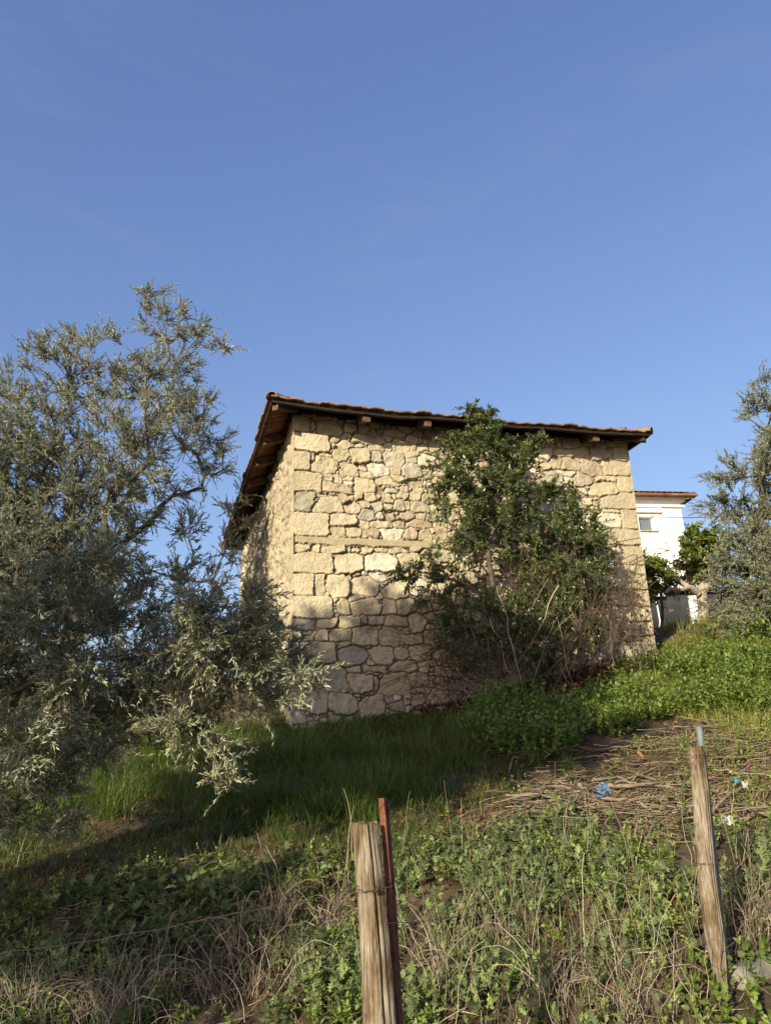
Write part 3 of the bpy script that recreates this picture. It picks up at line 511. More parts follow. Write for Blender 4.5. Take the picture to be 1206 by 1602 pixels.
def blob_points(blobs, dens, seed, shell=.55):
    r = np.random.default_rng(seed); out = []; nrm_ = []
    for c, rx, ry, rz in blobs:
        n = int(dens*4.19*rx*ry*rz)+3; d = norm(r.normal(size=(n, 3))); q = r.random(n)**(shell)
        out.append(np.array(c)+d*q[:, None]*np.array([rx, ry, rz])); nrm_.append(d*q[:, None])
    return np.concatenate(out), np.concatenate(nrm_)
def tree(name, label, cat, trunk, r_trunk, blobs, dens, seed, nsh, slen, nleaf, lsize, lwid, leaf, up=.45, droop=.12, group=None, template=LEAF2, bark='bark', twig='twig', twig_r=.0028, spread=.75, shell=.55, outw=.6, upf=.7, keepout=None, wig=.05, split=.012, alpha=.18, rnd=.55, extra=None, rmin=.0035):
    r = np.random.default_rng(seed); A, nv = blob_points(blobs, dens, seed, shell)
    g = H(A[:, 0], A[:, 1]); k = A[:, 2] > g+.12
    if keepout is not None: k &= ~keepout(A)
    A = A[k]; nv = nv[k]
    root = empty(name, trunk[0], label, cat, group)
    ch, dirs = skeleton(A, trunk, r_trunk, seed, wig=wig, alpha=alpha, rmin=rmin)
    limbs_mesh('trunk', ch, M[bark], root, split, 9, 9); tb = limbs_mb(ch, 0, split, 4)
    pos = np.repeat(A, nsh, 0); d0 = np.repeat(dirs, nsh, 0)*.5+np.repeat(nv, nsh, 0)*outw+np.array([0, 0, up])+r.normal(0, rnd, (len(A)*nsh, 3))
    pos = pos-norm(d0)*slen*.25+r.normal(0, .035, pos.shape)
    k = pos[:, 2] > H(pos[:, 0], pos[:, 1])+.1
    if keepout is not None: k &= ~keepout(pos+norm(d0)*slen)
    pos = pos[k]; d0 = d0[k]
    lf, tw = shoots(pos, d0, slen, nleaf, lsize, lwid, seed+1, droop, template, spread, upf, twig_r=twig_r)
    tb.V += tw.V; tb.A += tw.A; tb.Q += [q+tb.n for q in tw.Q]; tb.n += tw.n; merged('crown', [(lf, M[leaf]), (tb, M[twig])], root)
    print('TREE', name, len(A), 'attr', len(pos), 'shoots', sum(map(len, lf.V)))
    return root
def bl(px, py, Y, rpx, fy=1.0, fz=1.0):
    c = P(px, py, Y); s = Y/F*1.06*rpx; return (c, s, s*fy, s*fz)
def in_house(A):                         # nothing grows through the walls or the roof
    q = A-L0; det = e1[0]*e2[1]-e1[1]*e2[0]; u = (q[:, 0]*e2[1]-q[:, 1]*e2[0])/det; v = (e1[0]*q[:, 1]-e1[1]*q[:, 0])/det
    return (u > -.06) & (v > -.06) & (u < WW+.06) & (v < WD+.06) & (A[:, 2] < 6.0) | ((u > -OL-.05) & (v > -OF-.05) & (u < WW+.3) & (v < WD+.3) & (A[:, 2] > 4.55) & (A[:, 2] < 5.9))

# the big olive left of the house
BIG = [(40, 690, 100), (105, 590, 70), (100, 545, 30), (185, 585, 70), (240, 495, 38), (235, 455, 24), (272, 505, 36), (310, 525, 32), (350, 543, 20), (275, 590, 60), (300, 665, 62), (205, 690, 90),
       (120, 780, 100), (30, 820, 100), (-70, 760, 120), (325, 735, 42), (60, 930, 95), (-50, 950, 110), (165, 860, 60), (150, 950, 70), (30, 1040, 70), (110, 1030, 50), (345, 690, 24), (380, 780, 26), (372, 850, 30), (345, 900, 30), (-120, 640, 90), (10, 620, 50), (395, 760, 18), (385, 820, 20), (355, 800, 20), (215, 800, 40), (265, 765, 34), (240, 790, 20), (60, 1080, 60), (130, 900, 70), (0, 880, 90)]
r_ = np.random.default_rng(2)
bb = [bl(px, py, 12.4, rp, .9) if px > 315 and py > 600 else bl(px, py, (12.2 if px > 220 and py > 560 else 10.9)+r_.uniform(-.9, .9), rp, 1.2) for px, py, rp in BIG]
tp = P(95, 1150, 10.6); g0 = float(H(tp[0], tp[1])); b0 = np.array([tp[0], tp[1], g0-.15])
tree('olive_tree', 'tall grey-green olive tree rising left of the stone house above its eaves', 'tree', [b0, b0+[.05, .05, .5], b0+[-.05, .1, 1.1], b0+[.1, 0, 1.7]], .15, bb, 32, 21, 8, .29, 28, .056, .014, 'olive', spread=.6, keepout=in_house, twig_r=.003, group='olive trees', upf=.2)
# the nearer olive whose low sprays hang over the bank
NEAR = [(300, 1000, 60), (370, 1000, 60), (418, 1055, 42), (350, 1075, 52), (250, 1060, 55), (462, 1020, 16), (335, 1165, 13), (348, 1215, 9), (300, 1150, 14), (165, 960, 50), (100, 950, 45), (290, 900, 32), (112, 1275, 14), (92, 1235, 26),
        (150, 1165, 28), (55, 1160, 34), (425, 1100, 28), (295, 830, 18), (172, 870, 30), (395, 930, 34), (478, 1055, 8), (20, 1100, 60), (-60, 1050, 80), (230, 950, 34), (210, 1110, 30), (-40, 1180, 50), (150, 1090, 34), (60, 1010, 55), (200, 1040, 50), (120, 1060, 45), (130, 880, 26), (90, 900, 30), (30, 960, 50), (210, 900, 26), (395, 1000, 50), (320, 950, 36), (435, 990, 16), (20, 1150, 50), (60, 1215, 42), (-20, 1240, 50), (120, 1185, 34), (25, 1285, 18), (185, 1130, 38), (240, 1150, 26), (110, 1130, 40), (85, 1285, 14), (300, 1120, 50), (260, 1010, 50)]
nb = [bl(px, py, 5.3+r_.uniform(-.5, .6), rp, 1.3) for px, py, rp in NEAR]
tp = P(-90, 1240, 5.4); g0 = float(H(tp[0], tp[1])); b0 = np.array([tp[0], tp[1], g0-.1])
tree('olive_tree', 'nearer olive with low drooping sprays hanging over the grass in front of the tall olive', 'tree', [b0, b0+[.1, .02, .35], np.array(P(-30, 1110, 5.4)), np.array(P(60, 1062, 5.35)), np.array(P(120, 1036, 5.3))], .018, nb, 170, 33, 9, .21, 20, .050, .0125, 'olive_near', up=.55, droop=.16, keepout=in_house, twig_r=.0022, group='olive trees', template=LEAF6, rnd=.7, rmin=.002, split=.008, bark='twig', upf=.25)
# small olive trunk seen under the crown
# right-hand olive
RB = [(1190, 640, 34), (1185, 600, 16), (1200, 720, 45), (1160, 735, 34), (1128, 745, 14), (1115, 790, 18), (1170, 800, 50), (1220, 860, 60), (1150, 850, 40), (1190, 930, 60), (1140, 930, 42), (1265, 710, 75), (1250, 860, 80), (1300, 780, 90), (1175, 880, 55), (1225, 640, 30), (1170, 975, 30)]
rb = [bl(px, py, 11.6+r_.uniform(-.6, .6), rp, 1.1) for px, py, rp in RB]
tp = P(1250, 990, 11.8); g0 = float(H(tp[0], tp[1])); b0 = np.array([tp[0], tp[1], g0-.1])
tree('olive_tree', 'feathery pale olive tree cut by the right edge of the view', 'tree', [b0, b0+[0, .05, .5], b0+[-.1, 0, 1.1]], .12, rb, 45, 44, 8, .28, 22, .062, .0165, 'olive_right', keepout=in_house, twig_r=.003, group='olive trees', upf=.2)
# olives of the same grove behind the viewer's left shoulder; their shade falls across the bank and the foot of the wall
cs = np.array([-5.1, -.6, 0]); 
sb = [(np.array([-5.42+dx, -.6+dy, z+.12]), a, a, a*.9) for dx, dy, z, a in ((0, 0, 5.8, 1.15), (-.8, .3, 5.3, 1.1), (.9, -.4, 5.2, 1.1), (.1, .2, 4.2, 1.3), (-.9, -.1, 4.0, .9), (1.0, 0, 4.0, 1.0), (.3, 0, 6.3, .6), (1.7, -.9, 4.2, .7), (.1, -.4, 1.8, .6), (.8, -.5, 1.6, .65), (-.6, -.3, 2.0, .6))]
tree('olive_tree', 'bushy olive tree standing low on the bank left of the viewer', 'tree', [np.array([-5.4, -.6, -1.7]), np.array([-5.35, -.6, -.3]), np.array([-5.45, -.5, 1.4]), np.array([-5.4, -.5, 2.6])], .15, sb, 42, 55, 8, .34, 16, .12, .036, 'olive', group='olive trees')

# ================= evergreen shrub and brambles against the wall =================
SB = [(745, 668, 24), (775, 690, 38), (722, 695, 36), (770, 735, 54), (712, 740, 44), (805, 715, 42), (832, 700, 20), (760, 795, 56), (822, 775, 44), (695, 760, 30), (688, 790, 20), (850, 770, 26), (840, 820, 30), (735, 840, 34), (790, 850, 36),
      (745, 650, 7), (733, 645, 5), (765, 648, 5)]
wn = 9.75
def wy(px): return 9.75+(px-740)/1210*9.75*.26     # a line that runs beside the wall, about half a metre off it
s1 = [bl(px, py, wy(px)+r_.uniform(-.12, .15), rp, .75) for px, py, rp in SB]
tp = P(783, 1085, wy(783)+.1); b0 = np.array([tp[0], tp[1], float(H(tp[0], tp[1]))-.05])
tree('evergreen_shrub', 'tall glossy green shrub reaching the eaves in the middle of the front wall', 'shrub', [b0, np.array(P(780, 1000, wy(780))), np.array(P(772, 920, wy(780))), np.array(P(765, 880, wy(780)))], .035, s1, 78, 66, 6, .17, 14, .072, .033, 'shrub', up=.25, droop=.25, keepout=in_house, template=LEAF6, twig_r=.0028, group='shrubs against the front wall', spread=1.0, split=.009, rmin=.003, shell=.5)
SC = [(900, 790, 26), (925, 815, 22), (880, 830, 34), (915, 860, 40), (850, 880, 40), (890, 920, 48), (930, 910, 26), (830, 930, 38), (860, 980, 40), (910, 985, 30), (790, 960, 34), (800, 1010, 34), (850, 1040, 28), (895, 790, 14), (950, 870, 12)]
s2 = [bl(px, py, wy(px)+.05+r_.uniform(-.3, .12), rp, .8) for px, py, rp in SC]
tp = P(868, 1075, wy(868)+.1); b0 = np.array([tp[0], tp[1], float(H(tp[0], tp[1]))-.05])
tree('evergreen_shrub', 'lower straggling shrub with brown-tipped leaves near the right corner of the house', 'shrub', [b0, np.array(P(862, 1000, wy(868))), np.array(P(870, 940, wy(868)))], .03, s2, 180, 77, 6, .17, 12, .066, .030, 'shrub', up=.15, droop=.25, keepout=in_house, template=LEAF6, twig_r=.0028, group='shrubs against the front wall', spread=1.0, split=.009, rmin=.003, shell=.5)
SD = [(655, 900, 20), (625, 905, 13), (690, 905, 24), (720, 910, 22), (705, 960, 28), (735, 990, 30), (750, 940, 24), (680, 870, 12), (705, 1010, 22), (745, 1040, 20), (665, 940, 12)]
s3 = [bl(px, py, wy(px)+.12+r_.uniform(-.2, .08), rp, .6) for px, py, rp in SD]
tp = P(760, 1090, wy(760)); b0 = np.array([tp[0], tp[1], float(H(tp[0], tp[1]))-.05])
tree('evergreen_shrub', 'dark leafy side branches spreading low across the wall left of the tall shrub', 'shrub', [b0, np.array(P(752, 1030, wy(760))), np.array(P(735, 975, wy(740)))], .018, s3, 300, 88, 5, .15, 12, .066, .031, 'shrub', up=.1, droop=.25, keepout=in_house, template=LEAF6, twig_r=.0026, group='shrubs against the front wall', spread=1.0, split=.007, rmin=.003, shell=.5)
# bramble: arching bare canes
br = empty('bramble', P(900, 1060, 10.3), 'leafless tangle of arching brown brambles over the right corner of the stone house', 'bramble')
def canes(n, fr, to, arch, seed, K=14, rr=(.0022, .005), dro=.5):
    r = np.random.default_rng(seed); out = []; R_ = []
    for i in range(n):
        a = P(r.uniform(*fr[0]), r.uniform(*fr[1]), wy(r.uniform(700, 980))+r.uniform(-.5, .15)); b = P(r.uniform(*to[0]), r.uniform(*to[1]), wy(r.uniform(*to[0]))+r.uniform(-.6, .15))
        t = np.linspace(0, 1, K)[:, None]; h = arch*r.uniform(.4, 1.4)
        c = a*(1-t)+b*t+zz*(4*h*t*(1-t))*.5+np.array([0, -1, 0])*(.15*r.uniform(0, 1)*np.sin(t*math.pi)); w1 = r.uniform(0, 9)
        c = c+.035*np.concatenate([noise(t*5, w1), noise(t*5, w1+9), noise(t*5, w1+17)], 1)
        c[:, 2] = np.maximum(c[:, 2], H(c[:, 0], c[:, 1])+.01); out.append(c); R_.append(np.linspace(1, .45, K)*r.uniform(*rr))
    return np.array(out), np.array(R_)
mb = MB()
for a in ((34, ((880, 960), (980, 1060)), ((900, 1040), (850, 960)), .5, 1), (45, ((900, 1000), (960, 1040)), ((940, 1035), (900, 1030)), .55, 2), (34, ((700, 940), (1000, 1090)), ((720, 960), (800, 960)), .35, 3),
          (60, ((660, 800), (1010, 1110)), ((560, 760), (960, 1110)), .28, 4), (26, ((960, 1000), (860, 930)), ((990, 1030), (1000, 1090)), .1, 5)):
    p_, q_ = canes(*a); mb.tubes(p_, q_, 4)
for k in ((P(990, 905, 10.9), P(1000, 862, 10.7), P(965, 880, 10.5), P(905, 905, 10.4)), (P(985, 880, 10.8), P(1040, 850, 10.9), P(1075, 900, 11.1), P(1090, 960, 11.2)), (P(960, 850, 10.6), P(1010, 838, 10.8), P(1060, 880, 11.), P(1072, 930, 11.1)),
          (P(980, 960, 10.7), P(1030, 900, 10.9), P(1070, 940, 11.1), P(1085, 985, 11.1))):
    p_, _ = resample(np.array(k), np.ones(4), 16)
    for q in range(3): p_[1:-1] = (p_[:-2]+p_[1:-1]*2+p_[2:])/4
    mb.tubes(p_, np.linspace(.006, .003, 16)[None], 4)
mb.build('canes', M['redtwig'], br)
r = np.random.default_rng(15); mb = MB(); n = 420; px_ = np.concatenate([r.normal(915, 48, n//2), r.normal(860, 70, n//2)]); py_ = np.concatenate([r.normal(960, 60, n//2), r.normal(1020, 50, n//2)])
pp = np.array([P(a, b, wy(a)+r.uniform(-.45, .12)) for a, b in zip(px_, py_)]); k = (pp[:, 2] > H(pp[:, 0], pp[:, 1])+.03) & ~in_house(pp); pp = pp[k]; n = len(pp)
d = norm(r.normal(0, .5, (n, 3))-zz*.8); nn = norm(r.normal(size=(n, 3))); sd_ = norm(np.cross(nn, d)); nn = np.cross(d, sd_); sz = r.uniform(.03, .065, n)
mb.inst(LEAF6[0], LEAF6[1], LEAF6[2], np.stack([d*sz[:, None], sd_*(sz*.75)[:, None], nn*(sz*r.uniform(-3, 3, n))[:, None]], -1), pp); mb.build('dry_leaves', M['litter'], br, False)
mb = MB(); p_, q_ = canes(44, ((690, 770), (1040, 1075)), ((680, 800), (1085, 1120)), .02, 9, 8, (.003, .005)); mb.tubes(p_, q_, 4)
p_, q_ = canes(26, ((760, 930), (900, 1000)), ((760, 900), (1050, 1110)), .02, 12, 9, (.003, .006)); mb.tubes(p_, q_, 4)
tag(mb.build('dead_vine', M['deadstem']), 'dry grey stems hanging in a heap at the foot of the front wall', 'dead vine')

# ================= ground cover =================
def poly_xy(pts): return np.array([G(*p)[:2] for p in pts])
def inside(P_, pg):
    x, y = P_[:, 0], P_[:, 1]; r = np.zeros(len(P_), bool); n = len(pg)
    for i in range(n):
        x0, y0 = pg[i]; x1, y1 = pg[(i+1) % n]; c = (y0 > y) != (y1 > y)
        r ^= c & (x < (x1-x0)*(y-y0)/((y1-y0) or 1e-9)+x0)
    return r
def scatter(pts, per_m2, seed, jitter=.25, patch=0, world=None, fade=0):
    r = np.random.default_rng(seed); pg = poly_xy(pts) if world is None else np.array(world, float)
    lo, hi = pg.min(0)-jitter, pg.max(0)+jitter; n = int(per_m2*np.prod(hi-lo)); q = r.uniform(lo, hi, (n, 2))
    t = q+jitter*np.stack([noise(q[:, 0]*2.3, q[:, 1]*2.3, 0, 77), noise(q[:, 0]*2.3, q[:, 1]*2.3, 5, 78)], 1)+r.normal(0, jitter*.25, q.shape)
    k = inside(t, pg)
    if patch: k &= fbm(q[:, 0]*1.6, q[:, 1]*1.6, 0, seed+3, 3)+r.normal(0, .12, n) > patch-1
    p3 = np.column_stack([q, H(q[:, 0], q[:, 1])]); k &= ~in_house(p3+zz*.6)
    return p3[k]
def blades(pos, h, w_, seed, lean=.45, curl=.6, hj=.5, mb=None, levels=4, tone=None):
    r = np.random.default_rng(seed); N = len(pos); mb = mb or MB(); hh = h*r.uniform(1-hj, 1+hj*.6, N); az = r.uniform(0, 6.283, N)
    d = np.stack([np.cos(az), np.sin(az), np.zeros(N)], 1); sd_ = np.stack([-np.sin(az+r.normal(0, .5, N)), np.cos(az), np.zeros(N)], 1)
    ln = lean*(r.uniform(.78, 1.12, N) if lean > 1 else r.uniform(.2, 1.3, N)); cu = curl*r.uniform(0, 1.5, N)
    V = []
    for k in range(levels):
        t = k/(levels-1); ang = ln+cu*t; wid = w_*(1-t**1.8)*(.75+.25*min(1, t*4))
        c = pos+d*(hh*t*np.sin(ln+cu*t*.6))[:, None]+zz*(hh*t*np.cos(np.minimum(ln+cu*t*.6, 2.2)))[:, None]-zz*.01
        if k < levels-1: V += [c-sd_*wid*.5*r.uniform(.7, 1.3, (N, 1)), c+sd_*wid*.5]
        else: V.append(c)
    V = np.stack(V, 1); n = V.shape[1]; off = (np.arange(N)*n)[:, None, None]
    if lean > 1: V[..., 2] = np.maximum(V[..., 2], H(V[..., 0], V[..., 1])+r.uniform(.004, .05, (N, 1))+.012*np.arange(n)/n)
    Q = np.array([[2*k, 2*k+1, 2*k+3, 2*k+2] for k in range(levels-2)])[None]+off; T = np.array([[n-3, n-2, n-1]])[None]+off
    a = np.clip(r.random(N)*.7+.15+.55*fbm(pos[:, 0]*1.1, pos[:, 1]*1.1, 0, 31, 3), 0, 1) if tone is None else np.clip(tone+r.normal(0, .12, N), 0, 1)
    mb.add(V.reshape(-1, 3), Q.reshape(-1, 4), T.reshape(-1, 3), np.repeat(a, n)); return mb
def tuft(pos, k, spread, seed):         # k blades around every position
    r = np.random.default_rng(seed); q = np.repeat(pos, k, 0); q[:, :2] += r.normal(0, spread, (len(q), 2)); q[:, 2] = H(q[:, 0], q[:, 1]); return q
K_ = 9; tv = []
for k in range(K_):
    t = k/(K_-1); env = .30*math.sin(math.pi*min(1, t**.75*.97+.03)); wv = env*(1.15 if k % 2 else .42); z = .10*math.sin(t*2.4)-.22*t*t
    sweep = .10 if k % 2 else 0
    tv += [[t+sweep*.6, wv, z+.05*(1 if k % 2 else -.3)], [t, 0, z], [t+sweep*.6, -wv, z+.05*(1 if k % 2 else -.3)]]
tv += [[1.06, 0, -.15]]
LOBED = (np.array(tv), [[3*k+j, 3*k+j+1, 3*k+j+4, 3*k+j+3] for k in range(K_-1) for j in range(2)], [[24, 25, 27], [25, 26, 27]])
def rosettes(pos, nl, size, seed, elev=(.15, 1.1), template=LOBED, wd=1.0, mb=None, up=.03):
    r = np.random.default_rng(seed); N = len(pos)*nl; mb = mb or MB(); p = np.repeat(pos, nl, 0).copy(); az = np.tile(np.arange(nl)*2.4, len(pos))+np.repeat(r.uniform(0, 6.28, len(pos)), nl)+r.normal(0, .3, N)
    el = r.uniform(*elev, N); s = np.repeat(size*r.uniform(.6, 1.5, len(pos)), nl)*r.uniform(.6, 1.2, N)
    d = np.stack([np.cos(az)*np.cos(el), np.sin(az)*np.cos(el), np.sin(el)], 1); side = norm(np.cross(np.array([0, 0, 1.])+r.normal(0, .25, (N, 3)), d)); nn = np.cross(d, side)
    p += zz*(r.uniform(0, 1, N)*up*3)[:, None]
    Mx = np.stack([d*s[:, None], side*(s*wd*r.uniform(.8, 1.3, N))[:, None], nn*(s*r.uniform(.5, 1.6, N))[:, None]], -1)
    a = np.clip(np.repeat(r.random(len(pos)), nl)*.6+r.random(N)*.4, 0, 1)
    mb.inst(template[0], template[1], template[2], Mx, p, a); return mb
def stuff(o, label, cat): return tag(o, label, cat, kind='stuff')

# long shaded grass on the slope below the house
Zg = [(-150, 1330), (-150, 1150), (60, 1125), (200, 1140), (480, 1135), (640, 1120), (740, 1130), (770, 1190), (660, 1235), (600, 1300), (520, 1345), (330, 1330), (200, 1300), (60, 1350)]
qg = tuft(scatter(Zg, 125, 1, .3, .78), 16, .045, 2); mb = blades(qg, .22*(1+.9*fbm(qg[:, 0]*1.7, qg[:, 1]*1.7, 0, 41, 3)), .0075, 3, lean=.5, curl=1.4)
blades(tuft(scatter([(-80, 1440), (-60, 1330), (330, 1320), (420, 1350), (260, 1400), (60, 1440)], 40, 23, .3), 16, .05, 24), .14, .006, 25, .5, .9, mb=mb, tone=.8)
blades(tuft(scatter([(540, 1330), (600, 1200), (760, 1170), (840, 1200), (760, 1260), (640, 1340)], 60, 110, .2), 14, .05, 111), .16, .006, 112, .5, 1.0, mb=mb)
blades(tuft(scatter(Zg, 60, 26, .3), 14, .07, 27), .10, .006, 28, .6, .9, mb=mb)
blades(tuft(scatter([(820, 1175), (930, 1150), (905, 1215), (840, 1230)], 22, 4, .1), 26, .035, 5), .26, .007, 6, .5, 1.0, mb=mb)
blades(tuft(scatter([(640, 1330), (1206, 1300), (1206, 1480), (640, 1560)], 22, 7, .3, .95), 14, .03, 8), .20, .006, 9, .35, .8, mb=mb)
blades(tuft(scatter([(120, 1330), (420, 1330), (560, 1420), (430, 1560), (0, 1560), (-40, 1440)], 16, 17, .3), 14, .04, 18), .16, .006, 19, .45, .8, mb=mb)
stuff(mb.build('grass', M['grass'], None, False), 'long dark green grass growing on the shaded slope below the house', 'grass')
# yellowish grass on the sunlit brow to the right
Zt = [(1015, 1035), (1060, 1005), (1320, 985), (1420, 1100), (1240, 1180), (1150, 1160), (1000, 1075)]
mb = blades(tuft(scatter(Zt, 190, 10, .15), 14, .05, 11), .15, .007, 12, .5, .9)
blades(tuft(scatter([(600, 1340), (690, 1240), (790, 1200), (860, 1240), (800, 1310), (660, 1370)], 26, 28, .2), 12, .04, 29), .12, .006, 30, .5, .9, mb=mb, tone=.2)
blades(tuft(scatter([(1000, 1170), (1206, 1130), (1320, 1180), (1320, 1310), (1100, 1300), (1080, 1220)], 50, 20, .3), 12, .04, 21), .12, .006, 22, .5, .9, mb=mb)
q = scatter(None, 4.5, 13, .3, world=[(4.4, 12.2), (8, 12), (16, 16), (16, 30), (2, 30), (4.2, 16)]); blades(tuft(q, 16, .09, 14), .25, .012, 15, .4, .8, mb=mb)
q = scatter(None, 5, 16, .3, world=[(-2.8, 12), (-12, 10), (-14, 24), (-3.8, 24), (-3.6, 17)]); blades(tuft(q, 14, .09, 17), .28, .012, 18, .4, .8, mb=mb, tone=.3)
q = np.concatenate([scatter(None, 46, 120, .3, world=[(3.0, 2.6), (9, 2.6), (10, 12), (5.5, 12), (5.2, 8), (3.6, 6)]), scatter(None, 40, 121, .3, world=[(-2.2, 2.8), (-9, 2.8), (-10, 11), (-5, 11), (-4.5, 8), (-2.8, 5)])]); blades(tuft(q, 13, .07, 122), .14, .009, 123, .5, .9, mb=mb, tone=.4)
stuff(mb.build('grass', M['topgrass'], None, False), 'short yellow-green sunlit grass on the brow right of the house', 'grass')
# nettles
Zn = [(925, 1095), (985, 1055), (1100, 1045), (1230, 1035), (1380, 1060), (1380, 1150), (1206, 1155), (1130, 1130), (1070, 1120), (1000, 1160), (945, 1165), (930, 1130)]
p1 = scatter(Zn, 400, 30, .16, .97); r = np.random.default_rng(31); h1 = .24*(1+1.1*fbm(p1[:, 0]*1.5, p1[:, 1]*1.5, 0, 55, 3))
lf, tw = shoots(p1+zz*.0, np.array([0, 0, 1.])+r.normal(0, .3, p1.shape), h1, 14, .055, .034, 32, droop=.0, template=LEAF6, spread=1.25, upface=1.2, start=.35)
p2 = scatter([(765, 1100), (800, 1110), (930, 1135), (935, 1175), (860, 1195), (790, 1200), (735, 1180), (740, 1140)], 230, 33, .1)
lf2, tw2 = shoots(p2, np.array([0, 0, 1.])+r.normal(0, .3, p2.shape), .30, 14, .06, .04, 34, droop=0, template=LEAF6, spread=1.2, upface=1.0, start=.2)
p3 = scatter([(1095, 1010), (1206, 985), (1300, 985), (1300, 1010), (1180, 1020)], 90, 35, .1)
lf3, tw3 = shoots(p3, np.array([0, 0, 1.])+r.normal(0, .3, p3.shape), .42, 16, .07, .04, 36, droop=0, template=LEAF6, spread=1.1, upface=.8, start=.2)
p4 = scatter([(1090, 1540), (1206, 1500), (1300, 1500), (1300, 1640), (1060, 1640)], 190, 37, .1)
lf4, tw4 = shoots(p4, np.array([0, 0, 1.])+r.normal(0, .3, p4.shape), .15, 12, .045, .03, 38, droop=0, template=LEAF6, spread=1.1, upface=.8, start=.2)
for x in (lf2, lf3, lf4): lf.V += x.V; lf.A += x.A; lf.Q += [q+lf.n for q in x.Q]; lf.T += [q+lf.n for q in x.T]; lf.n += x.n
stuff(lf.build('nettles', M['nettle'], None, False), 'dense bright green nettles covering the slope right of the house', 'nettles')
# lobed weeds
mb = MB()
Zw = [(600, 1640), (625, 1390), (700, 1330), (830, 1290), (1000, 1290), (1240, 1320), (1280, 1450), (1100, 1480), (960, 1500), (800, 1470), (760, 1640)]
rosettes(scatter(Zw, 420, 40, .2, 1.02), 9, .046, 41, (.2, 1.3), mb=mb, up=.05)
rosettes(scatter([(400, 1640), (450, 1400), (560, 1360), (620, 1400), (600, 1640)], 420, 42, .2, 1.05), 9, .042, 43, (.2, 1.3), mb=mb, up=.05)
rosettes(scatter([(-80, 1640), (-60, 1440), (60, 1400), (300, 1370), (480, 1360), (560, 1380), (460, 1600), (100, 1640)], 330, 44, .2, 1.0), 8, .055, 45, (.1, 1.0), mb=mb, up=.04)
rosettes(scatter([(700, 1640), (760, 1500), (1100, 1480), (1090, 1640)], 170, 46, .2, .95), 8, .045, 47, (.2, 1.3), mb=mb, up=.05)
rosettes(scatter([(620, 1330), (700, 1290), (900, 1290), (800, 1360), (640, 1400)], 150, 48, .2), 8, .045, 49, (.1, .9), mb=mb)
herb = scatter(Zw, 340, 90, .2, 1.05); r = np.random.default_rng(91)
herb = np.concatenate([herb, scatter([(-80, 1650), (-60, 1400), (330, 1350), (560, 1340), (620, 1400), (620, 1650)], 260, 92, .25, 1.05), scatter([(700, 1640), (760, 1500), (1100, 1480), (1090, 1640)], 160, 93, .2, .9), scatter([(1000, 1170), (1206, 1130), (1320, 1180), (1320, 1310), (1100, 1300)], 140, 94, .2, .9), scatter([(600, 1340), (690, 1240), (790, 1200), (860, 1240), (800, 1310), (660, 1370)], 160, 96, .2, .9), scatter([(800, 1300), (820, 1230), (1100, 1200), (1100, 1300)], 40, 97, .2, .8)])
lfh, twh = shoots(herb, np.array([0, 0, 1.])+r.normal(0, .5, herb.shape), .13, 18, .030, .020, 95, droop=0, template=LEAF6, spread=1.2, upface=.9, start=.1)
stuff(lfh.build('herbs', M['herb'], None, False), 'fine yellow-green herbs mixed with the weeds at the front', 'herbs')
stuff(mb.build('weeds', M['weed'], None, False), 'low grey-green weeds with lobed leaves filling the front of the bank', 'weeds')
# straw and dead grass
mb = MB()
Zs = [(740, 1290), (800, 1235), (900, 1200), (960, 1165), (1060, 1128), (1130, 1125), (1230, 1160), (1340, 1220), (1340, 1330), (1180, 1315), (1000, 1290), (860, 1300)]
blades(scatter(Zs, 1300, 50, .3, .98), .20, .0055, 51, 1.42, .18, mb=mb)
blades(scatter([(620, 1340), (690, 1270), (760, 1240), (800, 1300), (660, 1370)], 160, 52, .2), .2, .005, 53, 1.25, .4, mb=mb)
blades(scatter([(-60, 1480), (0, 1370), (130, 1380), (220, 1400), (60, 1480)], 300, 54, .2), .12, .006, 55, 1.3, .3, mb=mb)
blades(scatter([(-60, 1640), (-60, 1420), (620, 1420), (1206, 1420), (1260, 1640)], 200, 56, .2), .16, .004, 57, 1.1, .5, mb=mb)
blades(scatter([(-60, 1450), (-60, 1330), (600, 1320), (640, 1430), (300, 1470)], 330, 58, .2), .10, .005, 59, 1.2, .4, mb=mb)
stuff(mb.build('straw', M['straw'], None, False), 'matted dry straw lying in the clearing below the nettles', 'straw')
mb = MB(); r = np.random.default_rng(60)
def stalks(pos, L, rr, seed, lean=.5, curl=1.0, K=6):
    r = np.random.default_rng(seed); N = len(pos); az = r.uniform(0, 6.28, N); d = np.stack([np.cos(az), np.sin(az), np.zeros(N)], 1); ln = lean*r.uniform(.1, 1.4, N); cu = curl*r.uniform(0, 1.4, N); LL = L*r.uniform(.5, 1.3, N)
    t = np.linspace(0, 1, K); ang = ln[:, None]+cu[:, None]*t**2; st = LL[:, None]/(K-1)
    x = np.cumsum(np.sin(ang)*st, 1)-np.sin(ang[:, :1])*st; z = np.cumsum(np.cos(ang)*st, 1)-np.cos(ang[:, :1])*st
    p = pos[:, None]+d[:, None]*x[..., None]+zz*z[..., None]+r.normal(0, .006, (N, K, 3)); p[..., 2] = np.maximum(p[..., 2], H(p[..., 0], p[..., 1])+.004)
    mb.tubes(p, np.linspace(1, .5, K)[None]*(rr*r.uniform(.6, 1.4, N))[:, None], 3)
stalks(scatter([(640, 1660), (690, 1500), (760, 1400), (880, 1500), (1110, 1420), (1206, 1380), (1300, 1380), (1300, 1500), (1130, 1540), (1110, 1660)], 210, 61, .15), .34, .0016, 62, .3, .9)
stalks(scatter([(-80, 1660), (-80, 1520), (60, 1550), (300, 1530), (440, 1500), (560, 1500), (560, 1660)], 230, 63, .15, .95), .32, .0017, 64, .4, 1.6)
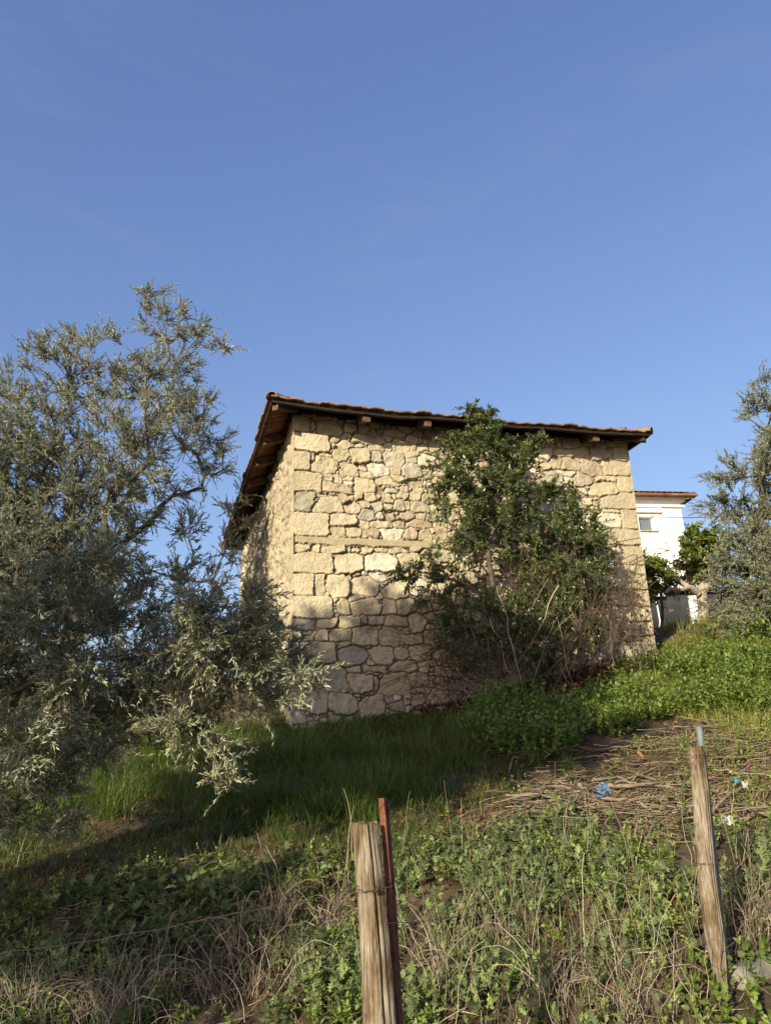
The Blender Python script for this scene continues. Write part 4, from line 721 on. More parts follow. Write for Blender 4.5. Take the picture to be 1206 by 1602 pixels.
stalks(scatter([(560, 1330), (1206, 1330), (1206, 1560), (560, 1560)], 34, 65, .2), .42, .002, 66, .15, .4)
for px, py, n, L in ((432, 1395, 60, .5), (400, 1490, 24, .4), (180, 1540, 50, .42), (20, 1540, 50, .4), (700, 1500, 30, .5), (860, 1520, 30, .5), (980, 1530, 30, .45), (370, 1440, 36, .42), (225, 1500, 30, .36), (130, 1545, 30, .36), (510, 1400, 24, .4), (60, 1560, 24, .34), (340, 1500, 30, .38), (1195, 1400, 60, .36)):   # withered clumps bent over
    b = G(px, py+70); pos = b+r.normal(0, .05, (n, 3))*[1, .6, 0]; pos[:, 2] = H(pos[:, 0], pos[:, 1]); stalks(pos, L, .0021, int(px), .35, 2.6, 9)
stuff(mb.build('dead_grass_stems', M['deadstem'], None), 'thin brown dead stems standing and drooping along the fence line', 'dead stems')
# leaf litter
Zl = [(620, 1130), (700, 1085), (800, 1070), (960, 1020), (1030, 1015), (1040, 1045), (980, 1065), (930, 1100), (930, 1135), (800, 1115), (740, 1145), (650, 1145)]
def litter(pos, s, seed, mb):
    r = np.random.default_rng(seed); N = len(pos); d = norm(r.normal(0, 1, (N, 3))*[1, 1, .3]); n_ = norm(np.array([0, 0, 1.])+r.normal(0, .45, (N, 3))); sd_ = norm(np.cross(n_, d)); nn = np.cross(d, sd_); sz = s*r.uniform(.5, 1.4, N)
    Mx = np.stack([d*sz[:, None], sd_*(sz*r.uniform(.5, .9, N))[:, None], nn*(sz*r.uniform(-2.5, 4, N))[:, None]], -1); mb.inst(LEAF6[0], LEAF6[1], LEAF6[2], Mx, pos+zz*r.uniform(.003, .035, N)[:, None], None)
mb = MB(); litter(scatter(Zl, 900, 70, .12), .06, 71, mb); litter(scatter(Zg, 120, 101, .2), .04, 102, mb); litter(scatter(Zt, 45, 72, .2), .07, 73, mb); litter(scatter([(470, 1145), (480, 1120), (720, 1095), (760, 1130), (600, 1150)], 260, 98, .15), .05, 99, mb); litter(scatter(Zs, 160, 74, .2), .045, 75, mb); litter(scatter([(600, 1340), (690, 1230), (820, 1190), (900, 1230), (800, 1310), (660, 1370)], 400, 87, .2), .04, 88, mb); litter(scatter([(-60, 1500), (-20, 1370), (200, 1360), (260, 1400), (60, 1500)], 200, 76, .2), .045, 77, mb); litter(scatter([(-80, 1650), (-60, 1340), (640, 1320), (1206, 1320), (1260, 1650)], 130, 85, .2), .03, 86, mb); litter(scatter([(300, 1350), (600, 1330), (620, 1400), (400, 1420)], 160, 78, .2), .045, 79, mb)
stuff(mb.build('leaf_litter', M['litter'], None, False), 'brown leaf litter under the shrubs and brambles', 'leaf litter')

# single fallen plane leaves
def plane_leaf(pos, size, seed, hang=False, label='x'):
    r = np.random.default_rng(seed); th = np.linspace(-math.pi, math.pi, 31)[:-1]; V = [[0, 0, 0]]
    for i, t in enumerate(th):
        lob = .42+.58*max(0, math.cos(2.5*t))**1.2 if abs(t) < 2.6 else .25
        lob *= 1-.25*abs(t)/math.pi+.06*(-1)**i; V.append([lob*math.cos(t), lob*math.sin(t), .22*lob*lob*r.normal(.5, .5)+.10*math.sin(3*t)])
    V = np.array(V)*size; a, b, c = r.uniform(0, 6.28), r.normal(0, .4), r.normal(0, .4)
    Rm = np.array(Matrix.Rotation(a, 3, 'Z') @ Matrix.Rotation(b+(1.3 if hang else 0), 3, 'X') @ Matrix.Rotation(c, 3, 'Y')); V = V@Rm.T+pos
    m_ = MB(); m_.add(V, None, [[0, i+1, (i+1) % 30+1] for i in range(30)], r.random()); o = m_.build('plane_leaf', M['plane_leaf'], None, False)
    return tag(o, label, 'fallen leaf', 'curled orange-brown plane leaves')
for i, (px, py, s, lb) in enumerate(((1010, 1196, .085, 'bright orange leaf lying on the straw left of the right fence post'), (838, 1130, .09, 'orange leaf beside the pale nettle tips under the shrubs'), (873, 1123, .075, 'small rust leaf just right of the orange leaf by the nettle tips'),
      (905, 1131, .08, 'reddish leaf at the left edge of the bright nettle patch'), (918, 1098, .07, 'tan leaf at the upper left corner of the nettle patch'), (985, 1048, .08, 'pale brown leaf on the ground below the right corner of the house'), (962, 1044, .07, 'brown leaf lying left of the pale one below the house corner'), (1023, 1046, .07, 'brown leaf touching the foot of the right house corner'), (880, 1200, .06, 'dull red leaf where the straw meets the dark grass'))):
    p = G(px, py); plane_leaf(p+zz*(.10 if i in (1, 2, 3) else .04), s, 200+i, False, lb)
for i, (px, py, Y, s, lb) in enumerate(((995, 937, 10.4, .075, 'upper of two orange leaves caught in brambles on the right corner of the house'), (1003, 949, 10.4, .07, 'lower of two orange leaves caught in brambles on the right corner of the house'), (865, 1083, 9.6, .08, 'orange leaf hanging on a stem low in front of the shrub'),
      (1042, 850, 11.2, .075, 'brown leaf on the bramble tip against the white house'), (1041, 862, 11.2, .06, 'narrow brown leaf dangling just under the bramble tip'), (1048, 955, 11.3, .05, 'tan leaf in the bramble in front of the dark shed wall'), (867, 893, 9.9, .06, 'small pinkish dry leaf among the green shrub leaves'), (700, 905, 9.5, .07, 'rusty leaf among the low branches left of the tall shrub'))):
    plane_leaf(P(px, py, Y), s, 300+i, True, lb)

# sticks of the brushwood pile
def stick(name, pts, r0, label, mat='stick', group='dead sticks lying in the clearing', forks=0, seed=0, K=12):
    r = np.random.default_rng(seed); p, _ = resample(np.array(pts), np.ones(len(pts)), K)
    for q in range(2): p[1:-1] = (p[:-2]+p[1:-1]*2+p[2:])/4
    p = p+r.normal(0, r0*.5, p.shape); m_ = MB(); m_.tubes(p, np.linspace(1, .55, K)[None]*r0, 7, cap=True)
    for f in range(forks):
        i = r.integers(3, K-2); d = norm(p[i+1]-p[i])+perp(np.array([[0, 0, 1.]]), r)[0]*.8+zz*.3; L = r.uniform(.1, .3); t = np.linspace(0, 1, 6)[:, None]
        q = p[i]+d*L*t+r.normal(0, .006, (6, 3))*t; m_.tubes(q, np.linspace(.5, .25, 6)[None]*r0, 5)
    return tag(m_.build(name, M[mat], None), label, 'stick', group)
def gp(px, py, up=.05): return G(px, py)+zz*up
SK = [((820, 1247), (880, 1250), (940, 1256), .014, 'pale thick stick left of the blue plastic'), ((925, 1266), (975, 1268), (1020, 1276), .013, 'cream-coloured broken stick just below the blue plastic'), ((945, 1240), (1010, 1250), (1075, 1245), .014, 'long brown stick right of the blue plastic, ending at the right post'),
      ((1020, 1275), (1060, 1282), (1086, 1283), .014, 'thick tan stick butting against the right post'), ((905, 1240), (920, 1255), (938, 1275), .016, 'dark steep stick crossing the pile left of the blue plastic'), ((910, 1252), (914, 1265), (918, 1280), .012, 'short upright pale stump of a stick in the pile'),
      ((820, 1285), (870, 1270), (925, 1268), .008, 'thin curved stick at the left foot of the pile'), ((790, 1255), (850, 1262), (890, 1270), .008, 'thin dark stick leading into the left end of the pile'), ((960, 1235), (1000, 1232), (1050, 1238), .007, 'slender stick above the long brown one'),
      ((1110, 1290), (1140, 1265), (1165, 1245), .010, 'dark slanting stick just right of the right post'), ((1160, 1300), (1185, 1290), (1215, 1295), .012, 'pale stick at the far right near the white plastic'), ((985, 1330), (1000, 1332), (1022, 1335), .010, 'short cream stick lying in the weeds left of the right post'),
      ((800, 1415), (840, 1418), (880, 1416), .008, 'straight pale stick lying in the weeds in the middle'), ((925, 1232), (965, 1234), (1000, 1240), .010, 'dark stick above the blue plastic'), ((860, 1300), (905, 1280), (930, 1290), .007, 'thin stick poking from the lower edge of the pile'), ((845, 1236), (880, 1243), (900, 1240), .007, 'short grey stick at the upper left of the pile')]
for i, (a, b, c, rr, lb) in enumerate(SK): stick('dead_stick', [gp(*a), gp(*b, .09), gp(*c)], rr*1.25, lb, forks=i % 3, seed=400+i)
r = np.random.default_rng(8); mb = MB(); pos = np.concatenate([scatter([(780, 1260), (900, 1235), (1090, 1235), (1090, 1290), (930, 1285), (830, 1310)], 240, 80, .15), scatter([(760, 1260), (900, 1190), (1100, 1130), (1220, 1180), (1220, 1310), (1000, 1240)], 60, 81, .2)]); n = len(pos); az = r.normal(0, .75, n)+r.choice([0, math.pi], n)
t = np.linspace(0, 1, 6); L = r.uniform(.12, .5, n); c = pos[:, None]+np.stack([np.cos(az), np.sin(az)*.8, r.normal(0, .12, n)], 1)[:, None]*(L[:, None]*(t-.5))[..., None]+zz*r.uniform(.02, .10, n)[:, None, None]+r.normal(0, .006, (n, 6, 3))
mb.tubes(c, np.linspace(1, .6, 6)[None]*r.uniform(.0022, .006, n)[:, None], 4, a=r.random(n)*.65); stuff(mb.build('brushwood', M['deadstem'], None), 'heap of thin dry twigs in the clearing', 'brushwood')
p = [P(852, 1222, 7.1), P(856, 1205, 7.1), P(868, 1197, 7.1), P(872, 1189, 7.15)]
def fork_branch():
    m_ = MB()
    for pts, r0 in (([(796, 1222), (803, 1202), (815, 1199), (824, 1192), (838, 1194), (850, 1198), (863, 1197)], .010), ([(812, 1187), (818, 1193), (822, 1194)], .007), ([(838, 1194), (836, 1203), (828, 1212)], .007)):
        q = np.array([G(*a)+zz*(.05+.05*math.sin(i*1.3)) for i, a in enumerate(pts)]); q, _ = resample(q, np.ones(len(q)), 14); m_.tubes(q, np.linspace(1, .6, 14)[None]*r0, 6, cap=True)
    return tag(m_.build('forked_branch', M['stick'], None), 'bare grey forked branch with a crook, lying where the long grass ends', 'branch')
fork_branch()

# plastic scraps
def matc(name, c, rough=.5, spec=.4, c2=None):
    return surf(name, [(.3, tuple(x*.75 for x in c)), (.6, c), (.8, c2 or c)], 12, 4, rough, spec, .2, .003)
def scrap(name, px, py, w_, h_, mat, label, seed):
    r = np.random.default_rng(seed); n = 12; u, v = np.meshgrid(np.linspace(-1, 1, n), np.linspace(-1, 1, n)); b = G(px, py); rr = 1-.35*np.abs(noise(np.arctan2(v, u)*2, 0, 0, seed))*(u*u+v*v)
    x = b[0]+u*w_*rr; y = b[1]+v*h_*rr*1.5+.02*noise(u*3, v*3, 0, seed); z = H(x, y)+.075+.022*noise(u*2.5, v*2.5, 0, seed+1)+.012*noise(u*6, v*6, 0, seed+2)
    return tag(mesh(name, np.stack([x, y, z], -1).reshape(-1, 3), [gridq(n, n)], mat, None, False), label, 'litter')
scrap('plastic_scrap', 943, 1252, .075, .06, matc('blue_plastic', (.12, .25, .46)), 'crumpled blue plastic scrap on the brushwood', 1)
scrap('plastic_scrap', 1153, 1238, .022, .022, matc('teal_plastic', (.10, .30, .36)), 'small teal plastic scrap right of the right fence post', 2)
scrap('plastic_scrap', 1168, 1246, .02, .015, matc('pale_plastic', (.5, .55, .52)), 'tiny pale scrap next to the teal plastic', 3)
scrap('plastic_scrap', 1140, 1303, .055, .025, matc('white_plastic', (.48, .49, .44)), 'white plastic wrapper in the weeds right of the right post', 4)
# stones
rg = np.random.default_rng(91)
def rock(px, py, s, label, sq=(1, 1, .6), mat='rockgrey', seed=0, sink=.3, name='stone', cat='stone', group=None):
    import bmesh
    bm = bmesh.new(); bmesh.ops.create_icosphere(bm, subdivisions=4, radius=1); V = np.array([v.co[:] for v in bm.verts]); Fc = np.array([[v.index for v in f.verts] for f in bm.faces]); bm.free()
    V = V*(1+.22*fbm(V[:, 0]*1.3+seed, V[:, 1]*1.3, V[:, 2]*1.3, seed, 3)[:, None]+.04*noise(V[:, 0]*7, V[:, 1]*7, V[:, 2]*7, seed)[:, None]); V = np.clip(V, -.82, .86)*np.array(sq)*s; b = G(px, py)
    return tag(mesh(name, V+b+zz*s*sq[2]*(1-2*sink), [Fc], M[mat], None, True), label, cat, group)
M['rockgrey'] = surf('grey_rock', [(.3, (.16, .145, .12)), (.55, (.33, .30, .25)), (.8, (.46, .43, .36))], 9, 8, .95, .1, .7, .01)
M['concrete'] = surf('old_concrete', [(.3, (.16, .15, .125)), (.55, (.3, .285, .24)), (.8, (.46, .44, .39))], 6, 9, .95, .1, .7, .012)
rock(655, 1331, .028, 'small pale pebble on the bare patch right of the left post', seed=5)
rock(652, 1118, .055, 'cream stone fallen at the foot of the front wall', seed=6)
rock(632, 1106, .09, 'flat grey stone at the foot of the front wall', (1.3, .8, .5), seed=7)
for i, (px, py, s, lb) in enumerate(((505, 1132, .07, 'dull stone half hidden in grass at the left corner of the house'), (575, 1124, .05, 'small round stone in the grass under the front wall'), (690, 1112, .06, 'brownish stone at the wall foot left of the dead vines'), (608, 1122, .045, 'small angular stone by the flat grey stone'), (985, 1035, .06, 'pale stone at the foot of the wall near the right corner'))):
    rock(px, py, s, lb, (1.1, .9, .7), seed=20+i)
rock(560, 1352, .05, 'brown clod half buried left of the left post', seed=8)
# broken concrete footing at the lower right
m_ = MB(); cp = G(1232, 1492)-zz*.03; K = 14; V = []; Q = []
ux = norm(np.array([1, .55, 0])); uy = np.array([-ux[1], ux[0], 0])
for i in range(K):
    t = (i/(K-1)-.5)*.7
    for j, (a, b) in enumerate(((-.04, -.2), (-.04, .0), (-.03, .025), (.03, .03), (.045, .0), (.045, -.2))): V.append(cp+ux*t+uy*a+zz*b+np.array([noise(i*.7, j, 0, 5), noise(i*.7, j, 3, 6), noise(i*.6, j, 7, 8)])*.01)
Q = [[i*6+j, i*6+j+1, i*6+7+j, i*6+6+j] for i in range(K-1) for j in range(5)]
m_.add(np.array(V), Q, None, 0); m_.add(np.array(V)[:6], [[0, 1, 4, 5], [1, 2, 3, 4]]); tag(m_.build('concrete_footing', M['concrete'], None, True), 'broken grey concrete footing at the lower right by the fence', 'footing')

# ================= fence =================
def woodpost(name, top, bot, r0, r1, seed, label, cracks, side, tip=None, flat=.75):
    root = empty(name, bot, label, 'fence post', 'weathered wooden fence posts'); ax = norm(top-bot); L = np.linalg.norm(top-bot); vx = norm(np.cross(np.array([0, 1., 0]), ax))*1.0; vy = np.cross(ax, vx)
    n, K = 88, 130; th = np.arange(n)/n*2*math.pi; V = []
    for k in range(K):
        t = k/(K-1); c = bot+(top-bot)*t+vx*.006*math.sin(t*7+seed)
        rr = r1+(r0-r1)*t
        if tip: rr *= tip(t)
        R_ = rr*(1+.06*np.cos(2*th+.6)+.05*np.cos(4*th+.3)+.10*fbm(np.cos(th)*1.6, np.sin(th)*1.6, t*1.2, seed, 3)+.045*fbm(np.cos(th)*7, np.sin(th)*7, t*2.2, seed+2, 3)+.035*noise(np.cos(th)*22, np.sin(th)*22, t*4, seed+7))
        for (a0, a1, dep, wid, t0) in cracks:
            ac = a0+(a1-a0)*(1-t)+.06*float(noise(t*9, seed, 0, 4)); dd = np.angle(np.exp(1j*(th-ac))); R_ -= rr*dep*np.exp(-(dd/wid)**2)*min(1, max(0, (t-t0)*6))
        end = .012*fbm(np.cos(th)*3, np.sin(th)*3, 0, seed+4)
        V.append(c+vx*(R_*np.cos(th))[:, None]+vy*(R_*np.sin(th)*flat)[:, None]+ax*(end*(k == K-1))[:, None])
    for q in (.93, .6, .25):
        base = V[K-1] if q == .93 else base
        V.append(top+(V[K-1]-top)*q+ax*(.006*noise(th*3, q*9, 0, seed)[:, None]+.004*(1-q)))
    V = np.array(V); KK = len(V); V = V.reshape(-1, 3); j = np.arange(n); j2 = (j+1) % n
    Q = np.concatenate([np.stack([k*n+j, k*n+j2, (k+1)*n+j2, (k+1)*n+j], -1) for k in range(KK-1)]); T = np.stack([(KK-1)*n+j, (KK-1)*n+j2, np.full(n, len(V))], -1); V = np.concatenate([V, [top+ax*.004]])
    mesh('shaft', V, [Q, T], M['postwood'], root, True)
    return root
mt, nt_, b_ = newmat('weathered_post_wood', .9, .15); c_ = coords(nt_, (1, 1, .03)); n1_ = N_(nt_, 'ShaderNodeTexNoise', Scale=170., Detail=9., Roughness=.65); nt_.links.new(c_, n1_.inputs['Vector'])
c2_ = coords(nt_, (1, 1, .5)); n2_ = N_(nt_, 'ShaderNodeTexNoise', Scale=9., Detail=5., Roughness=.6); nt_.links.new(c2_, n2_.inputs['Vector'])
r1_m = ramp(nt_, [(.34, (.12, .095, .07)), (.5, (.42, .355, .26)), (.68, (.66, .59, .45))]); r2_m = ramp(nt_, [(.38, (.5, .4, .31)), (.55, (1, 1, 1)), (.8, (1.05, 1, .95))]); nt_.links.new(n1_.outputs[0], r1_m.inputs[0]); nt_.links.new(n2_.outputs[0], r2_m.inputs[0])
mx_ = N_(nt_, 'ShaderNodeMix', data_type='RGBA', blend_type='MULTIPLY'); mx_.inputs[0].default_value = 1; nt_.links.new(r1_m.outputs[0], mx_.inputs[6]); nt_.links.new(r2_m.outputs[0], mx_.inputs[7]); nt_.links.new(mx_.outputs[2], b_.inputs['Base Color']); bump(nt_, b_, n1_.outputs[0], .7, .006); M['postwood'] = mt
M['rust'] = surf('rusty_steel', [(.3, (.07, .025, .016)), (.5, (.19, .075, .045)), (.75, (.3, .14, .09))], 30, 8, .9, .2, .5, .002, bscale=120)
M['galv'] = surf('galvanised_steel', [(.3, (.10, .12, .125)), (.55, (.17, .20, .205)), (.8, (.27, .30, .30))], 18, 6, .6, .35, .2, .002)
M['wire'] = surf('rusty_wire', [(.3, (.06, .035, .025)), (.6, (.14, .09, .065)), (.8, (.2, .15, .12))], 40, 4, .7, .3, 0)
t1 = P(572, 1289, 2.7); q1 = P(591, 1602, 2.66); b1 = t1+(q1-t1)*2.35; b1[2] = min(b1[2], float(H(b1[0], b1[1]))-.05)
post1 = woodpost('fence_post', t1, b1, .0365, .056, 3, 'thick split wooden post with a long dark crack, nearest the viewer', [(-1.05, -1.1, .8, .085, -.2), (-1.85, -1.78, .13, .04, .45), (-.6, -.55, .12, .05, .5)], 0)
t2 = P(1086, 1169, 3.9); b2 = P(1128, 1560, 3.86)
post2 = woodpost('fence_post', t2, b2, .032, .040, 8, 'thinner leaning wooden post tapering to a rotten foot at the right', [(-1.2, -1.0, .3, .08, -.2), (-2.0, -2.1, .15, .05, 0), (-.55, -.7, .35, .10, -.2)], 0, tip=lambda t: (.45+.55*min(1, t/.22))*(1 if t < .97 else 1-.0*(t-.97)), flat=.9)
# angle-iron stake
def angle_bar(top, bot, wa, wb, th, mat, name, label, cat, dirA, dirB):
    K = 20; V = []; 
    for k in range(K):
        t = k/(K-1); c = top+(bot-top)*t+dirA*.003*math.sin(t*9)
        pr = [c, c+dirA*wa, c+dirA*wa+dirB*th, c+dirA*th+dirB*th, c+dirA*th+dirB*wb, c+dirB*wb]; V += pr
    Q = [[k*6+j, k*6+(j+1) % 6, k*6+6+(j+1) % 6, k*6+6+j] for k in range(K-1) for j in range(6)]+[[0, 1, 2, 3], [0, 3, 4, 5]]
    m_ = MB(); m_.add(np.array(V), Q); return tag(m_.build(name, M[mat], None, False), label, cat)
ta = P(592, 1249, 2.745); qa = P(617, 1602, 2.70); ba = ta+(qa-ta)*2.0
angle_bar(ta, ba, .0185, .055, .004, 'rust', 'angle_iron_stake', 'rusty red-brown angle iron stake tied behind the thick split post', 'metal stake', norm(np.array([1, -.25, 0])), norm(np.array([.48, .88, 0])))
# galvanised pipe, open at the top
tp_ = P(1093, 1137, 3.975); bp_ = P(1140, 1560, 3.93); ax = norm(tp_-bp_); m_ = MB()
m_.tubes(np.linspace(bp_, tp_, 10), .0165, 20); m_.tubes(np.linspace(tp_, tp_-ax*.03, 3), [[.0165, .0135, .0135]], 20)
tag(m_.build('steel_pipe', M['galv'], None), 'grey galvanised pipe rising behind the thin right-hand post', 'pipe')
# wires
def wire(pts, rr, name, label, sag_=.0, K=40, tw=0, group='fence wires'):
    p, _ = resample(np.array(pts), np.ones(len(pts)), K); m_ = MB(); t = np.linspace(0, 1, K)
    p = p-zz*(sag_*4*t*(1-t))[:, None]+.003*np.stack([noise(t*30, 1), noise(t*30, 5), noise(t*30, 9)], 1)
    m_.tubes(p, rr, 5); return tag(m_.build(name, M['wire'], None), label, 'wire', group)
def ring(c, ax, ra, rb, tilt, seed, rr=.0012, turns=1.6):
    vx = norm(np.cross(np.array([0, 1., 0]), ax)); vy = np.cross(ax, vx); a = np.linspace(0, turns*2*math.pi, 60); r = np.random.default_rng(seed)
    return c+vx*(np.cos(a)*ra)[:, None]+vy*(np.sin(a)*rb)[:, None]+ax*(tilt*np.sin(a*.7+seed)+.002*r.normal(size=60))[:, None]
ax1 = norm(t1-b1); ax2 = norm(t2-b2); c1 = t1-ax1*.185; m_ = MB()
m_.tubes(ring(c1, ax1, .055, .046, .008, 1)+np.array([.012, .005, 0]), .0012, 5); m_.tubes(ring(c1-ax1*.012, ax1, .046, .038, .006, 4), .0012, 5)
k = c1+np.array([.022, -.042, -.002]); m_.tubes(np.array([k+np.array([.012*math.sin(i*1.9), -.004, .010*math.cos(i*1.7)]) for i in range(12)]), .0012, 4)
tag(m_.build('wire_tie', M['wire'], None), 'twisted rusty wire tie binding the thick post to the iron stake', 'wire tie')
m_ = MB(); m_.tubes(ring(P(1090, 1181, 3.9), ax2, .050, .060, .004, 2, turns=1.3), .0011, 5); tag(m_.build('wire_tie', M['wire'], None), 'thin wire tie round the head of the right post and its pipe', 'wire tie')
m_ = MB(); m_.tubes(ring(P(1104, 1350, 3.89), ax2, .050, .058, .004, 3, turns=1.3), .0011, 5); tag(m_.build('wire_tie', M['wire'], None), 'thin wire tie halfway up the right post', 'wire tie')
wire([P(-80, 1500, 2.0), P(330, 1418, 2.45), c1+np.array([-.05, -.03, 0])], .0012, 'fence_wire', 'slack rusty wire running left from the thick post', .03)
wire([c1+np.array([.05, -.02, 0]), P(850, 1300, 3.3), P(1088, 1181, 3.86)], .0011, 'fence_wire', 'slack wire between the tie on the thick post and the head of the right post', .05)
wire([c1+np.array([.05, -.03, -.1]), P(860, 1395, 3.3), P(1102, 1350, 3.85)], .0011, 'fence_wire', 'lower wire between the two wooden posts', .04)
wire([P(1092, 1181, 3.86), P(1300, 1165, 4.5)], .0011, 'fence_wire', 'wire leaving the head of the right post towards the right', .02)
wire([P(1106, 1350, 3.85), P(1320, 1290, 4.5)], .0011, 'fence_wire', 'lower wire leaving the right post towards the right', .03)

# ================= buildings and trees beyond the brow =================
M['white'] = surf('white_render', [(.3, (1.02, 1.01, .97)), (.6, (1.12, 1.11, 1.07)), (.8, (1.16, 1.15, 1.12))], 1.5, 6, .9, .2, .2, .003)
M['darkwall'] = surf('grey_shed_wall', [(.3, (.03, .03, .034)), (.55, (.05, .05, .056)), (.8, (.08, .08, .085))], 3, 8, .9, .2, .4, .01)
M['glass'], _n, _b = newmat('window_glass', .12, .6); _b.inputs['Base Color'].default_value = (.12, .14, .15, 1)
M['net'] = surf('green_netting', [(.3, (.03, .10, .07)), (.6, (.06, .17, .12)), (.8, (.3, .4, .38))], 12, 4, .7, .3, .3, .01)
M['dirt'] = surf('sill_stain', [(.3, (.3, .29, .26)), (.8, (.55, .54, .5))], 4, 4, .9, .1, 0)
def frame_at(o, az):                    # local frame: ex along the wall to the right, ey into the depth
    ex = np.array([math.sin(az), math.cos(az), 0]); ey = np.array([-ex[1], ex[0], 0]); return o, ex, ey
YW = 31.0; O, wx, wyv = frame_at(P(1063, 786, YW), rad(82))
zt = O[2]; zb = 1.9; O = np.array([O[0], O[1], 0])
wh = empty('white_house', (O[0]-2, O[1], zb), 'two-storey white rendered house with a tiled roof behind the right corner of the stone house', 'house')
def bxw(mb, x0, x1, y0, y1, z0, z1): mb.box(O+wx*(x0+x1)/2+wyv*(y0+y1)/2+zz*(z0+z1)/2, wx*(x1-x0)/2, wyv*(y1-y0)/2, zz*(z1-z0)/2)
def wloc(px, py):                       # where a line of sight meets the white wall: x along the wall, height
    d = ray(px, py); t = (O@wyv)/(d@wyv); p = d*t; return (p-O)@wx, p[2]
wx0, wz0 = wloc(1001, 830); wx1, wz1 = wloc(1021, 809); print('WIN', wx0, wz0, wx1, wz1, zt)
m_ = MB()                               # wall with a window opening
bxw(m_, -7.5, wx0, 0, .3, zb, zt); bxw(m_, wx1, 0, 0, .3, zb, zt); bxw(m_, wx0, wx1, 0, .3, zb, wz0); bxw(m_, wx0, wx1, 0, .3, wz1, zt)
bxw(m_, -.3, 0, .3, 8, zb, zt); bxw(m_, -7.5, -7.2, .3, 8, zb, zt); bxw(m_, -7.2, -.3, 7.7, 8, zb, zt)
m_.build('wall', M['white'], wh, False)
m_ = MB(); bxw(m_, -7.65, .15, -.15, .0, zt-.02, zt+.10); bxw(m_, -7.75, .25, -.25, -.15+.1, zt+.10, zt+.22); bxw(m_, .0, .15, 0, 8.1, zt-.02, zt+.10); bxw(m_, -7.62, .12, -.10, -.002, zt-.24, zt-.14)
m_.build('cornice', M['white'], wh, False)
ew = .55; m_ = MB(); ze = zt+.22; V = []; nx_ = 160; ridge = 1.8
def rp_(x, y, z): return O+wx*x+wyv*y+zz*z
def slope2(a, b, c, d, n, m):           # tiled plane from eave a-b up to c-d
    u = np.linspace(0, 1, n)[None, :, None]; v = np.linspace(0, 1, m)[:, None, None]; p = (a*(1-u)+b*u)*(1-v)+(d*(1-u)+c*u)*v
    L = np.linalg.norm(b-a); p = p+zz*(.035*np.abs(np.sin(u*L/.25*math.pi))+.03*((v*m/4) % 1 < .5)); return p.reshape(-1, 3), gridq(m, n)
A_, B_, C_, D_ = rp_(-7.5-ew, -ew, ze), rp_(ew, -ew, ze), rp_(ew, 8+ew, ze), rp_(-7.5-ew, 8+ew, ze); R1, R2 = rp_(-3.75-.2, 3.8, ze+ridge), rp_(-3.75+.2, 4.2, ze+ridge)
for a, b, c, d in ((A_, B_, R2, R1), (B_, C_, R2, R2), (C_, D_, R1, R2), (D_, A_, R1, R1)): v_, q_ = slope2(a, b, c, d, 130, 40); m_.add(v_, q_)
m_.box((A_+C_)/2-zz*.05, wx*(3.75+ew), wyv*(4+ew), zz*.045); m_.build('roof', M['clay_far'], wh, False)
wf = MB(); 
for x0, x1, z0, z1 in ((wx0, wx1, wz0, wz0+.05), (wx0, wx1, wz1-.05, wz1), (wx0, wx0+.05, wz0+.05, wz1-.05), (wx1-.05, wx1, wz0+.05, wz1-.05)): bxw(wf, x0, x1, .12, .2, z0, z1)
wfo = wf.build('window', M['white'], wh, False); m_ = MB(); bxw(m_, wx0+.05, wx1-.05, .155, .165, wz0+.05, wz1-.05); m_.build('pane', M['glass'], wfo, False)
m_ = MB(); bxw(m_, wx0-.02, wx1+.12, -.08, .1, wz0-.05, wz0-.004); m_.build('sill', M['dirt'], wfo, False)
sx0, sz0 = wloc(985, 803); sx1, sz1 = wloc(1031, 797); m_ = MB(); bxw(m_, sx0-1.5, sx1, -.14, -.003, sz0+.02, sz0+.10); bxw(m_, sx1-.06, sx1, -.14, -.003, sz0+.1, sz0+.24); m_.build('awning_rail', M['white'], wh, False)
# low shed with a dark wall
Os = P(1018, 935, 17.5); sz_ = Os[2]; zb2 = float(H(Os[0], Os[1]))-.2; sh = empty('shed', (Os[0], Os[1], zb2), 'low dark grey shed with a white pillar between the stone house and the right olive', 'shed')
E_ = P(1074, 928, 17.5)[0]-Os[0]; O2 = np.array([Os[0], Os[1], 0])
def bxs(mb, x0, x1, y0, y1, z0, z1): mb.box(O2+np.array([(x0+x1)/2, (y0+y1)/2, (z0+z1)/2]), np.array([(x1-x0)/2, 0, 0]), np.array([0, (y1-y0)/2, 0]), np.array([0, 0, (z1-z0)/2]))
m_ = MB(); bxs(m_, -2.2, E_+1.9, 0, .2, zb2, sz_+.1); bxs(m_, E_+1.7, E_+1.9, .2, 2.6, zb2, sz_+.1); bxs(m_, -2.2, -2.0, .2, 2.6, zb2, sz_+.1); m_.build('wall', M['darkwall'], sh, False)
m_ = MB(); bxs(m_, -2.4, E_+2.1, -.15, 2.8, sz_+.103, sz_+.17); m_.build('roof', M['darkwall'], sh, False)
m_ = MB(); bxs(m_, E_+.0, E_+.32, -.08, -.003, zb2, sz_+.0); m_.build('pillar', M['white'], sh, False)
m_ = MB(); bxs(m_, -.1, .28, -.13, -.003, sz_+.0, sz_+.07); m_.build('shelf', M['white'], sh, False)
m_ = MB(); m_.tubes(np.array([P(1026, 940, 17.42), P(1029, 955, 17.42), P(1032, 972, 17.42), P(1031, 980, 17.42), P(1036, 992, 17.42)]), .018, 6); m_.build('downpipe', M['white'], sh)
